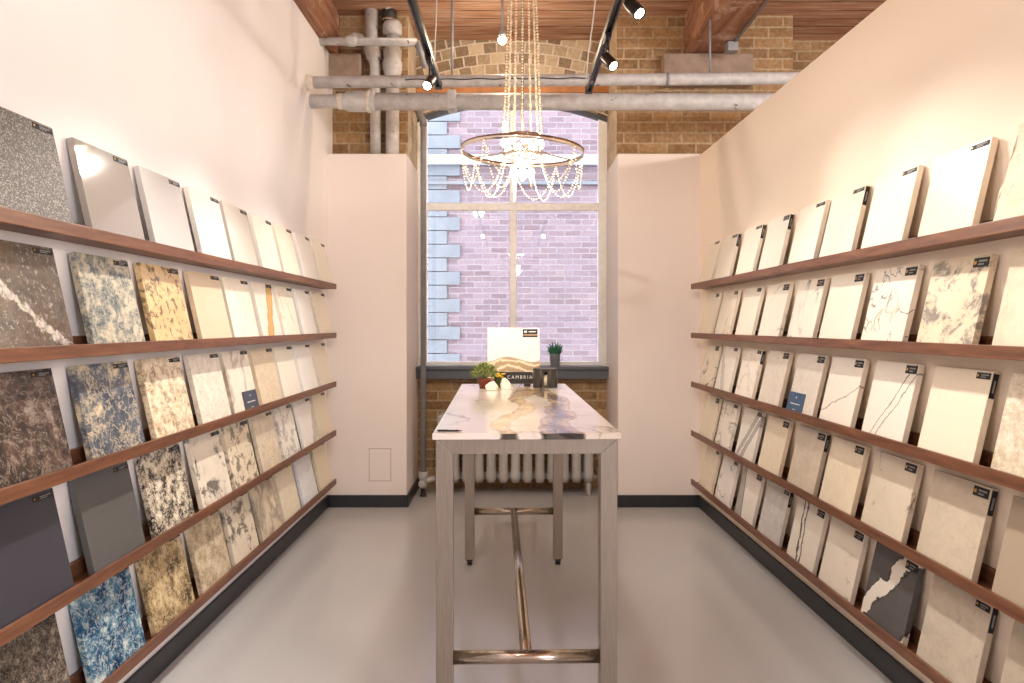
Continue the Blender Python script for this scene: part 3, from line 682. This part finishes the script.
# lantern
p = T(545.6, 388.6); R_ = .052
ln = empty('candle_lantern', (p.x, p.y+R_, TZ+.0005)); tag(ln, 'dark eight-sided candle lantern with slit opening, on the table', 'lantern')
def octa(r, z0, z1): return [(r*math.cos(PI/8+i*PI/4), r*math.sin(PI/8+i*PI/4)) for i in range(8)]
MB().prism(octa(.062, 0, 0), 'z', 0, .006).build('base', 'lantern_dark', ln)
MB().prism(octa(.062, 0, 0), 'z', .088, .094).build('top_plate', 'lantern_dark', ln)
pn = MB(); o8 = octa(.056, 0, 0); i8 = octa(.049, 0, 0)
for i in range(8):
    a, b, c_, d_ = Vector(o8[i]), Vector(o8[(i+1) % 8]), Vector(i8[(i+1) % 8]), Vector(i8[i])
    if i in (5,):     # front facet, slit between two stiles
        for t0, t1 in ((0, .3), (.7, 1)): pn.prism([a.lerp(b, t0), a.lerp(b, t1), d_.lerp(c_, t1), d_.lerp(c_, t0)], 'z', .006, .088)
        for t0, t1, z0, z1 in ((.3, .7, .006, .014), (.3, .7, .08, .088)): pn.prism([a.lerp(b, t0), a.lerp(b, t1), d_.lerp(c_, t1), d_.lerp(c_, t0)], 'z', z0, z1)
    else: pn.prism([a.lerp(b, .04), a.lerp(b, .96), d_.lerp(c_, .96), d_.lerp(c_, .04)], 'z', .006, .088)
for i in range(8): pn.tube([(o8[i][0]*1.02, o8[i][1]*1.02, .006), (o8[i][0]*1.02, o8[i][1]*1.02, .088)], .005, 8)
pn.build('panel_body', 'lantern_dark', ln)
cd = MB().lathe([(.001, .006), (.040, .006), (.040, .058), (.036, .062), (.002, .060)], (0, 0, 0), 20).build('candle', 'candle', ln)
# white rocks
def rock(px, dth, label):
    base = max(q[1] for q in px); d0 = (H-TZ)*F/(base-CY); pts = [P(x, y, d0) for x, y in px]
    cxm = sum(q.x for q in pts)/len(pts); org = Vector((cxm, d0+dth*.5, TZ+.0008)); rnd = random.Random(len(label)); m = MB()
    for q in pts:
        for t in (-.5, -.18, .2, .5):
            sh = 1-.35*abs(t)*2
            m.bm.verts.new(((q.x-cxm)*sh, t*dth, max(0, (q.z-TZ)*(1-.3*abs(t)*2)+(0 if q.z-TZ < .004 else rnd.uniform(-.003, .003)))))
    r = bmesh.ops.convex_hull(m.bm, input=m.bm.verts[:]); bmesh.ops.delete(m.bm, geom=[v for v in m.bm.verts if not v.link_faces], context='VERTS')
    o = m.build('rock', 'white_rock'); o.location = org; bevel(o, .0025); tag(o, label, 'rock'); return o
rock([(484.5, 390.6), (498.5, 390.6), (498.8, 386), (494.5, 380.5), (488.5, 382.5), (484, 386)], .06, 'low wide white rock beside the terracotta pot')
rock([(499.8, 389.2), (513.6, 389.2), (511.5, 384), (508, 379.5), (504.5, 376.3), (501.5, 378), (499.3, 384)], .05, 'taller leaning white rock in front of the table stand')
# small yellow flowers
p = T(499.5, 387.4); fl = empty('flower_bunch', (p.x, p.y, TZ+.0005)); tag(fl, 'small bunch of yellow flowers behind the two white rocks', 'flowers')
sm = MB(); bl = MB()
for i in range(11):
    a = i*2.4; r = .006*math.sqrt(i); tip = Vector((r*math.cos(a)*1.4, r*math.sin(a), .058+.008*math.sin(i*1.7)))
    sm.tube([(r*.3*math.cos(a), r*.3*math.sin(a), 0), tip], .001, 5)
    bl.ball(tip, .0045, 1)
    for j in range(6):
        b = j*PI/3; bl.ball(tip+Vector((.0055*math.cos(b), .0055*math.sin(b), .001)), .004, 1, scale=(1, 1, .5))
sm.build('stems', 'leaf_green', fl); bl.build('blossoms', 'flower_yellow', fl)
# terracotta potted plant
p = T(484.3, 388.8)
pp = empty('potted_plant', (p.x, p.y+.024, TZ+.0005)); tag(pp, 'bushy green plant in a small terracotta pot on the table', 'potted plant')
MB().lathe([(.02, 0), (.0235, .001), (.029, .036), (.032, .036), (.0325, .047), (.029, .047), (.027, .038), (.002, .038)], (0, 0, 0), 24).build('pot', 'terracotta', pp)
MB().lathe([(.001, .036), (.0275, .037), (.02, .041), (.001, .042)], (0, 0, 0), 16).build('soil', 'soil', pp)
fm = MB(); rnd = random.Random(3)
for i in range(420):
    th = rnd.uniform(0, 2*PI); ph = math.acos(rnd.uniform(-.15, 1)); rr = .062*rnd.uniform(.45, 1)**.6
    c_ = Vector((rr*math.sin(ph)*math.cos(th)*1.05, rr*math.sin(ph)*math.sin(th), .062+rr*math.cos(ph)*.98))
    ax = (c_-Vector((0, 0, .05))).normalized(); sd = ax.orthogonal().normalized(); sd.rotate(Matrix.Rotation(rnd.uniform(0, 6), 3, ax))
    L_ = rnd.uniform(.011, .019); w_ = L_*.3; b0 = fm.bm.verts.new(c_-ax*L_*.5)
    vs = [b0, fm.bm.verts.new(c_+sd*w_), fm.bm.verts.new(c_+ax*L_*.6), fm.bm.verts.new(c_-sd*w_)]
    f = fm.bm.faces.new(vs); f.material_index = 1 if rnd.random() < .25 else 0
for i in range(26):
    th = i*2.4; rr = .045*rnd.uniform(.5, 1); fm.tube([(0.01*math.cos(th), .01*math.sin(th), .04), (rr*.6*math.cos(th), rr*.6*math.sin(th), .07), (rr*math.cos(th), rr*math.sin(th), .095+rnd.uniform(0, .02))], .0009, 4, 0)
fm.build('foliage', ['leaf_green', 'leaf_tip'], pp)
# pen
a, b = T(437.5, 431.6), T(462.5, 431.6); pe = empty('pen', (a+b)/2); L_ = (b-a).length
MB().tube([(-L_/2, 0, .0028), (L_/2-.012, 0, .0028)], .0026, 12).build('barrel', 'black_plastic', pe)
MB().tube([(L_/2-.012, 0, .0028), (L_/2-.002, 0, .0028), (L_/2, 0, .0028)], [.0024, .0015, .0006], 12).build('tip', 'rod_metal', pe)
MB().box(-L_/2+.002, -L_/2+.03, -.0008, .0008, .0054, .0062).build('clip', 'rod_metal', pe)
tag(pe, 'slim black pen lying at the front corner of the stone top', 'pen')
# succulent on the sill
p = P(555, 367.3, 5.265)
su = empty('succulent', (p.x, 5.265, .9145)); tag(su, 'small succulent in a grey pot on the window sill', 'potted plant')
MB().lathe([(.03, 0), (.034, .001), (.039, .09), (.041, .094), (.036, .094), (.035, .08), (.002, .08)], (0, 0, 0), 24).build('pot', 'pot_grey', su)
MB().lathe([(.001, .078), (.0345, .079), (.001, .083)], (0, 0, 0), 16).build('soil', 'soil', su)
lf = MB(); rnd = random.Random(5)
for i in range(15):
    th = i*2.39; lean = .15+1.0*(i/15.0); L_ = .088*rnd.uniform(.8, 1.1)*(1.1-.3*lean); c0 = Vector((.008*math.cos(th), .008*math.sin(th), .08))
    d = Vector((math.cos(th)*math.sin(lean), math.sin(th)*math.sin(lean), math.cos(lean)))
    pts = [c0+d*L_*t+Vector((0, 0, .012*t*t)) for t in (0, .25, .5, .75, .93, 1)]
    lf.tube(pts, [.006, .010, .0105, .0075, .003, .0006], 7)
lf.build('leaves', 'succulent_green', su)
# ------------------------------------------------------------------ radiator
ra = empty('radiator', (0, 5.16, 0)); tag(ra, 'old pale grey cast-iron column radiator under the window', 'radiator')
sec = MB(); zt, zb_ = .588, .085
for yy, r in ((-.062, .033), (.0, .03), (.062, .033)):
    sec.tube([(0, yy, zb_+.01), (0, yy, zb_+.05), (0, yy, zb_+.08), (0, yy, zt-.08), (0, yy, zt-.05), (0, yy, zt-.006)], [r*.8, r*1.25, r, r, r*1.25, r*.7], 14)
for zz in (zb_+.045, zt-.045):
    sec.tube([(-.0425, 0, zz), (.0425, 0, zz)], .026, 12); sec.box(-.026, .026, -.075, .075, zz-.028, zz+.028, bev=.012)
s0 = sec.build('section', 'cast_iron', ra); nsec = 13; x0 = -.50
for i in range(nsec):
    o = s0 if i == 0 else s0.copy()
    if i: COL.objects.link(o); o.parent = ra
    o.location = (x0+i*.0875, 0, 0)
for i in (0, nsec-1):
    for yy in (-.06, .06): MB().tube([(x0+i*.0875, yy, 0), (x0+i*.0875, yy, .015), (x0+i*.0875, yy, .1)], [.022, .016, .022], 12).build('foot', 'cast_iron', ra)
xe = x0+(nsec-1)*.0875
av = MB(); av.tube([(xe+.02, 0, .12), (xe+.062, 0, .12)], .014, 12); av.build('end_plug', 'cast_iron', ra)
av = MB(); av.tube([(xe+.04, -.03, .30), (xe+.062, -.03, .30)], .006, 8); av.tube([(xe+.062, -.03, .285), (xe+.062, -.03, .33), (xe+.062, -.03, .345)], [.012, .012, .006], 12); av.build('air_valve', 'chrome', ra)
# riser + valve
Yr = 5.08; xr_ = (423.2-CX)*Yr/F
ri = empty('steam_riser', (xr_, Yr, 0)); tag(ri, 'thin grey vertical steam pipe running down beside the window', 'pipe')
zt_ = P(0, 122, Yr).z
MB().tube([(0, 0, .17), (0, 0, zt_), (-.004, 0, zt_+.018), (-.022, 0, zt_+.05), (-.06, 0, zt_+.1)], [.0195]*5, 16).build('pipe', 'pipe_dark', ri)
MB().tube([(0, 0, zt_-.03), (0, 0, zt_+.008), (-.014, 0, zt_+.036), (-.03, 0, zt_+.062)], .025, 16).build('elbow', 'pipe_dark', ri)
vm = MB(); vm.tube([(0, 0, .175), (0, 0, .165), (0, 0, .13), (0, 0, .12), (0, 0, .085), (0, 0, .055)], [.03, .034, .034, .026, .034, .02], 16)
vm.tube([(0, 0, .105), (.045, .02, .112), (.086, .045, .118)], .021, 14); vm.build('valve_body', 'cast_iron', ri)
hv = MB(); hv.tube([(0, -.03, .1), (0, -.055, .1)], .01, 10); hv.lathe([(.018, -.078), (.026, -.074), (.026, -.06), (.018, -.056)], (0, 0, .1), 16, axis='y'); hv.build('handwheel', 'cast_iron', ri)
MB().tube([(0, 0, 0), (0, 0, .012), (0, 0, .06)], [.028, .02, .014], 14).build('floor_stub', 'rubber', ri)
# ------------------------------------------------------------------ overhead pipes
def hpipe(name, y_px0, y_px1, d, r, x0, x1, label, collars=(), mat='pipe_paint', ends=()):
    z0 = H+(CY-y_px0)*d/F; z1 = H+(CY-y_px1)*d/F
    root = empty(name, (0, d, 0)); tag(root, label, 'pipe')
    zz = lambda x: z0+(z1-z0)*(x+1)/2.2
    MB().tube([(x0, 0, zz(x0)), (0, 0, zz(0)), (x1, 0, zz(x1))], r, 24).build('pipe', mat, root)
    for nm, xa, prof, mt in collars:
        c = MB(); c.tube([(xa+dx, 0, zz(xa+dx)) for dx, _ in prof], [q for _, q in prof], 24); c.build(nm, mt, root)
    return root, zz
d1, d2 = 4.30, 4.386
def xd(px, d): return (px-CX)*d/F
r1, z1f = hpipe('overhead_pipe', 82, 79, d1, .036, XL-.02, 2.6, 'upper of two grey painted pipes crossing before the window', [
    ('coupling', xd(399, d1), [(-.012, .036), (-.01, .039), (.01, .039), (.012, .036)], 'pipe_paint'),
    ('coupling', xd(667, d1), [(-.009, .036), (-.008, .041), (.008, .041), (.009, .036)], 'pipe_dark'),
    ('wall_collar', xd(309, d1), [(-.02, .045), (.0, .047), (.02, .041), (.03, .036)], 'plaster')])
r2, z2f = hpipe('overhead_pipe', 101.5, 102, d2, .052, xd(346, d2), 2.6, 'lower thicker grey painted pipe crossing before the window head', [
    ('reducer', xd(345, d2), [(-.03, .043), (0, .05), (.02, .062), (.10, .064), (.14, .062), (.165, .066), (.185, .066), (.19, .052)], 'pipe_paint'),
    ('narrow_end', XL-.02, [(0, .042), (.18, .042), (.215, .042)], 'pipe_paint'),
    ('plaster_seal', xd(341, d2), [(-.02, .046), (-.01, .05), (.01, .05), (.016, .045)], 'plaster'),
    ('plaster_seal', xd(369, d2), [(-.012, .064), (-.008, .069), (.01, .069), (.014, .062)], 'plaster')])
MB().box(-.028, .028, -.057, .057, -.06, .06, bev=.01).build('pipe_clamp', 'pipe_paint', r2, (xd(452, d2), 0, z2f(xd(452, d2))))
def rod(px, d, ztop, zbot, r, label, mat='pipe_dark'):
    x = xd(px, d); o = MB().tube([(x, d, zbot), (x, d, ztop)], r, 10).build('hanger_rod', mat); tag(o, label, 'rod'); return o
rod(452, d2, ZC, z2f(xd(452, d2))+.05, .008, 'thin grey rod hanging the thick pipe from the ceiling')
rod(710, d1, 3.068, z1f(xd(710, d1))+.034, .007, 'thin grey rod dropping from the beam to the upper pipe')
# wire on the upper pipe
wz_ = [(xd(px, d1-.04), d1-.0402+.0008*math.sin(px), z1f(xd(px, d1))-.002+.003*math.sin(px*.2)) for px in range(405, 592, 6)]
tag(MB().tube(wz_, .003, 6).build('wire', 'black_plastic'), 'thin black wire strung along the upper pipe', 'wire')
# side pipe at far upper corner
dh = 4.60; za = H+(CY-41)*dh/F
sp_ = empty('branch_pipe', (0, dh, za)); tag(sp_, 'short grey branch pipe high beside the timber beam', 'pipe')
MB().tube([(XL-.02, 0, 0), (xd(417, dh), 0, -.01), (xd(417, dh), 0, -.01)], .026, 18).build('pipe', 'pipe_paint', sp_)
MB().tube([(xd(345, dh), 0, 0), (xd(349, dh), 0, 0), (xd(354, dh), 0, 0), (xd(358, dh), 0, 0)], [.027, .036, .036, .027], 18).build('coupling', 'pipe_paint', sp_)
MB().tube([(xd(350, dh), 0, 0), (xd(350, dh)+.01, .06, .05), (xd(352, dh)+.01, .2, .1)], [.028, .028, .03], 16).build('tee', 'pipe_paint', sp_)
MB().tube([(xd(417, dh), 0, -.01), (xd(420, dh), .01, -.06), (xd(424, dh), .04, -.16)], [.026, .02, .016], 14).build('elbow', 'pipe_dark', sp_)
# big soil stack
Ys = 4.855; xs_ = xd(392.5, Ys)
ss = empty('soil_stack', (xs_, Ys, 0)); tag(ss, 'thick grey vertical drain stack with black coupling behind the pipes', 'pipe')
def zy(py, d=Ys): return H+(CY-py)*d/F
MB().tube([(0, 0, 1.2), (0, 0, zy(36))], .046, 24).build('pipe', 'pipe_paint', ss)
MB().tube([(0, 0, zy(80)), (0, 0, zy(76)), (0, 0, zy(70)), (0, 0, zy(64)), (0, 0, zy(60)), (0, 0, zy(51)), (0, 0, zy(48))], [.048, .055, .064, .068, .06, .064, .05], 24).build('hub', 'pipe_paint', ss)
MB().tube([(0, 0, zy(36)), (0, 0, zy(33)), (0, 0, zy(26)), (0, 0, zy(22))], [.055, .066, .066, .055], 24).build('hub', 'pipe_paint', ss)
cp = MB().tube([(-.02, 0, zy(23)), (-.02, 0, zy(6))], .05, 24).build('rubber_coupling', 'rubber', ss)
for q in (21, 8): MB().tube([(-.02, 0, zy(q+1)), (-.02, 0, zy(q-1))], .053, 24).build('clamp_band', 'chrome', cp)
MB().tube([(-.02, 0, zy(6)), (-.02, 0, zy(2)), (0, 0, ZC)], [.06, .065, .06], 20).build('upper_pipe', 'pipe_paint', ss)
# second vertical pipe
xs2 = xd(373, Ys); s2_ = empty('vent_stack', (xs2, Ys-.005, 0)); tag(s2_, 'slimmer grey vertical pipe beside the thick drain stack', 'pipe')
MB().tube([(.02, 0, 2.2), (.015, 0, zy(66)), (-.01, 0, zy(50)), (-.01, 0, ZC)], [.036, .036, .04, .046], 20).build('pipe', 'pipe_paint', s2_)
MB().tube([(.012, 0, zy(60)), (.005, 0, zy(56)), (-.008, 0, zy(48)), (-.01, 0, zy(44))], [.045, .055, .055, .046], 20).build('hub', 'pipe_paint', s2_)
# conduit and junction box along the beam
cdn = empty('ceiling_conduit', (1.447, 0, 3.06)); tag(cdn, 'grey conduit with junction box running under the beam above partition', 'conduit')
MB().tube([(0, -1, 0), (0, 4.6, 0)], .009, 10).build('tube', 'tread_grey', cdn)
MB().box(-.05, .02, 4.60, 4.68, -.06, .0, bev=.005).build('junction_box', 'tread_grey', cdn)
# ------------------------------------------------------------------ lighting tracks and spot lamps
ZT = 2.60
def track(x, x_far, yend, label):
    root = empty('lighting_track', (x, yend, ZT)); tag(root, label, 'track')
    root.rotation_euler = (0, 0, 0)
    m = MB(); m.box(-.017, .017, -5.6, 0, .004, .022); m.box(-.017, -.008, -5.6, 0, -.010, .004); m.box(.008, .017, -5.6, 0, -.010, .004); m.build('rail', 'black_metal', root)
    MB().box(-.02, .02, -.02, .025, -.014, .026, bev=.003).build('end_cap', 'black_metal', root)
    MB().box(-.02, .02, -.17, -.115, -.002, .03, bev=.003).build('joiner', 'tread_grey', root)
    return root
tl = track(-.425, 0, 4.10, 'black lighting track hung on the tall white wall side')
tr = track(.452, 0, 4.18, 'black lighting track hung on the cream partition side')
def hang(px0, px1, d, zt, zb, label):
    pts = []
    for i in range(13):
        t = i/12; pts.append((xd(px0+(px1-px0)*t, d)+.012*math.sin(t*5), d, zt+(zb-zt)*t))
    tag(MB().tube(pts, .004, 8).build('suspension_cable', 'cable_white'), label, 'cable')
hang(433.5, 437, 4.03, ZC, ZT+.022, 'white suspension cable dropping to the track on the white wall side')
hang(596, 588, 4.12, ZC, ZT+.024, 'white suspension cable dropping to the track on the partition side')
def aim(o, d): o.rotation_euler = Vector(d).to_track_quat('-Z', 'Y').to_euler()
NL = 0
def lamp_or_fill(tx, y, target, label, e=None, power=70, size=1.05, zoff=-.13, xo=0.0, body=True):
    global NL
    pos = Vector((tx+xo, y, ZT+zoff)); d = (Vector(target)-pos).normalized()
    if body:
        root = empty('track_spotlight', (tx, y, ZT-.010)); tag(root, label, 'spotlight', 'track spotlights')
        MB().box(-.014, .014, -.05, .05, -.022, 0, bev=.003).build('adapter', 'black_metal', root)
        off = pos-Vector((tx, y, ZT-.010))
        MB().tube([(0, 0, -.02), off*.55+Vector((0, 0, -.01)), off-d*.02], .005, 8).build('arm', 'black_metal', root)
        q = d.to_track_quat('Z', 'Y').to_euler()
        m = MB(); m.lathe([(.014, -.052), (.022, -.048), (.022, -.032), (.026, -.031), (.027, .038), (.027, .042), (.0225, .042), (.021, .030)], (0, 0, 0), 24)
        b = m.build('lamp_body', 'black_metal', root); b.location = off; b.rotation_euler = q
        for zz in (-.03, -.015, 0.0): pass
        ln_ = MB().lathe([(.001, .036), (.0205, .036), (.0205, .039), (.001, .040)], (0, 0, 0), 20).build('lens', 'lens_glow', b)
    L = bpy.data.lights.new('spot', 'SPOT'); L.energy = power; L.spot_size = size; L.spot_blend = 1.0; L.shadow_soft_size = .03; L.color = (1, .94, .86)
    lo = bpy.data.objects.new('spot', L); COL.objects.link(lo); lo.location = pos+d*.055; aim(lo, d)
PW = 48
lamp_or_fill(-.425, 3.66, (-1.0, 2.0, .9), 'black spotlight under the track on the white wall side', power=38)
lamp_or_fill(.452, 3.37, (1.25, 2.3, 1.1), 'black spotlight on the partition side track, nearer the window', power=PW, xo=.01)
lamp_or_fill(.452, 2.80, (1.25, 1.9, 1.1), 'black spotlight on the partition side track, farther from the window', power=PW, xo=.03)
for y in (4.0, 3.2, 2.5, 1.6): lamp_or_fill(-.425, y, (-1.2, y-.6, .8), '', power=PW, body=False)
for y in (4.0, 2.1, 1.4): lamp_or_fill(.452, y, (1.25, y-.6, .8), '', power=PW*.72, body=False)
lamp_or_fill(.452, .9, (-.9, 4.7, 1.1), '', power=75, size=.75, body=False); lamp_or_fill(-.425, .9, (.95, 4.7, 1.1), '', power=75, size=.75, body=False)  # added spots without fixtures, to brighten the far piers
lamp_or_fill(.452, 2.4, (.75, 4.5, 0), '', power=32, size=.9, body=False); lamp_or_fill(-.425, 2.4, (-.7, 4.5, 0), '', power=32, size=.9, body=False)  # added spots without fixtures, to lift the dark floor by the window
# added fill lights, unseen and without fixtures, behind the viewer and beyond the partition
for x, y, z, e in ((2.9, 2.6, 2.6, 70), (2.9, -.6, 2.6, 50), (-.5, .2, 2.9, 42)):
    L = bpy.data.lights.new('lamp_or_fill', 'POINT'); L.energy = e; L.color = (1, .93, .85); L.shadow_soft_size = .08
    lo = bpy.data.objects.new('lamp_or_fill', L); COL.objects.link(lo); lo.location = (x, y, z)
L = bpy.data.lights.new('cool_fill', 'AREA'); L.shape = 'RECTANGLE'; L.size = 2.2; L.size_y = 1.6; L.energy = 230; L.color = (.86, .91, 1)  # added cool fill panel, unseen; no window stands there
lo = bpy.data.objects.new('cool_fill', L); COL.objects.link(lo); lo.location = (3.1, -3.1, 1.9); lo.rotation_euler = (PI/2, 0, .55)
# small bare spot under the ceiling boards
p = P(502.3, 40, 4.5)
cs = empty('ceiling_spotlight', (p.x, p.y, ZC)); tag(cs, 'small glowing spotlight hung under the ceiling boards near the arch', 'spotlight')
MB().tube([(0, 0, 0), (0, 0, p.z-ZC+.05)], .008, 10).build('stem', 'tread_grey', cs)
MB().tube([(0, 0, p.z-ZC+.06), (0, 0, p.z-ZC+.055), (0, 0, p.z-ZC+.01)], [.015, .022, .026], 18).build('lamp_body', 'tread_grey', cs)
MB().ball((0, 0, p.z-ZC), .028, 2).build('bulb', 'bulb_glow', cs)
L = bpy.data.lights.new('bulb', 'POINT'); L.energy = 12; L.color = (1, .8, .58); L.shadow_soft_size = .03
lo = bpy.data.objects.new('bulb', L); COL.objects.link(lo); lo.location = (p.x, p.y, p.z-.05)
# ------------------------------------------------------------------ chandelier
DC = 3.0; cx_, zr_ = xd(522.5, DC), H+(CY-152)*DC/F
ch = empty('chandelier', (cx_, DC, ZC)); tag(ch, 'crystal bead chandelier with chrome hoops hanging above the stone table', 'chandelier')
zo = zr_-ZC; RO = .26; RI = .085
MB().ring((0, 0, zo-.010), RO-.004, .004, .02, 64, (-.010, .0)).build('outer_hoop', 'chrome', ch)
MB().ring((0, 0, zo+.05), RI, .004, .014, 40).build('inner_hoop', 'chrome', ch)
MB().lathe([(.001, 0), (.06, 0), (.06, -.02), (.02, -.045), (.001, -.047)], (0, 0, 0), 24).build('ceiling_canopy', 'chrome', ch)
MB().tube([(0, 0, -.04), (0, 0, zo+.02)], .006, 12).build('stem', 'rod_metal', ch)
MB().ring((0, 0, -.36), .042, .004, .014, 32).build('crown_ring', 'chrome', ch)
for i in range(3):
    a = i*2*PI/3+.5
    MB().tube([(0, 0, zo+.03), (RO*.5*math.cos(a), RO*.5*math.sin(a), zo+.005), (RO*math.cos(a), RO*math.sin(a), zo-.01*math.cos(a))], .004, 8).build('spoke', 'chrome', ch)
    MB().tube([(0, 0, -.353), (.043*math.cos(a), .043*math.sin(a), -.353)], .003, 8).build('crown_spoke', 'chrome', ch)
def beads(pts, step, r):
    m = MB(); pts = [Vector(p) for p in pts]; acc = 0.0; nxt = 0.0
    for a, b in zip(pts, pts[1:]):
        L_ = (b-a).length
        while nxt <= acc+L_:
            m.ball(a.lerp(b, (nxt-acc)/max(L_, 1e-6)), r*(1.25 if int(nxt/step) % 3 == 0 else .9), 1); nxt += step
        acc += L_
    return m
for i in range(14):
    a = i*2*PI/14+.2
    beads([(.043*math.cos(a), .043*math.sin(a), -.36), (RI*.86*math.cos(a), RI*.86*math.sin(a), zo+.26), (RI*math.cos(a), RI*math.sin(a), zo+.055)], .0125, .0050).build('bead_strand', 'bead', ch)
def sag(a, b, drop, n=18):
    a, b = Vector(a), Vector(b); return [a.lerp(b, i/n)-Vector((0, 0, drop*4*(i/n)*(1-i/n))) for i in range(n+1)]
NS = 8
for i in range(NS):
    a, b = i*2*PI/NS+.15, (i+1)*2*PI/NS+.15
    A = (RO*math.cos(a), RO*math.sin(a), zo-.008-.01*math.cos(a)); B = (RO*math.cos(b), RO*math.sin(b), zo-.008-.01*math.cos(b))
    beads(sag(A, B, .15), .0125, .0040).build('bead_swag', 'bead', ch)
    Cc = (RI*.9*math.cos(a+.2), RI*.9*math.sin(a+.2), zo-.01)
    beads(sag(A, Cc, .17), .0125, .0040).build('bead_swag', 'bead', ch)
MB().ring((0, 0, zo-.02), RI*.92, .004, .012, 36).build('lower_hoop', 'chrome', ch)
for tier, (nb, rb, zb2, ph) in enumerate(((8, .078, .028, .2), (6, .042, -.085, .5))):
    for i in range(nb):
        a = i*2*PI/nb+ph; q = Vector((rb*math.cos(a), rb*math.sin(a), zo+zb2)); sg = 1 if tier == 0 else -1
        m = MB(); m.tube([(0, 0, q.z-sg*.03), (q.x*.6, q.y*.6, q.z-sg*.035), (q.x, q.y, q.z-sg*.03), (q.x, q.y, q.z-sg*.012)], .0035, 8); m.tube([(q.x, q.y, q.z-sg*.022), (q.x, q.y, q.z-sg*.01)], .009, 10)
        arm = m.build('lamp_arm', 'chrome', ch)
        MB().tube([(q.x, q.y, q.z-sg*.012), (q.x, q.y, q.z), (q.x, q.y, q.z+sg*.014), (q.x, q.y, q.z+sg*.028)], [.007, .0145, .0145, .004], 12).build('bulb', 'bulb_glow', arm)
L = bpy.data.lights.new('chandelier', 'POINT'); L.energy = 14; L.color = (1, .90, .77); L.shadow_soft_size = .05
lo = bpy.data.objects.new('chandelier', L); COL.objects.link(lo); lo.location = (cx_, DC, zr_-.14)
# ------------------------------------------------------------------ sky and render look
wd = bpy.data.worlds.new('sky'); sc.world = wd; wd.use_nodes = True
bg = wd.node_tree.nodes['Background']; bg.inputs[0].default_value = (.84, .905, 1, 1); bg.inputs[1].default_value = 11.5
sc.view_settings.view_transform = 'Standard'; sc.view_settings.look = 'None'; sc.view_settings.gamma = 1; sc.view_settings.use_curve_mapping = False
sc.view_settings.exposure = .38
sc.cycles.max_bounces = 10; sc.cycles.diffuse_bounces = 6; sc.cycles.sample_clamp_indirect = 6
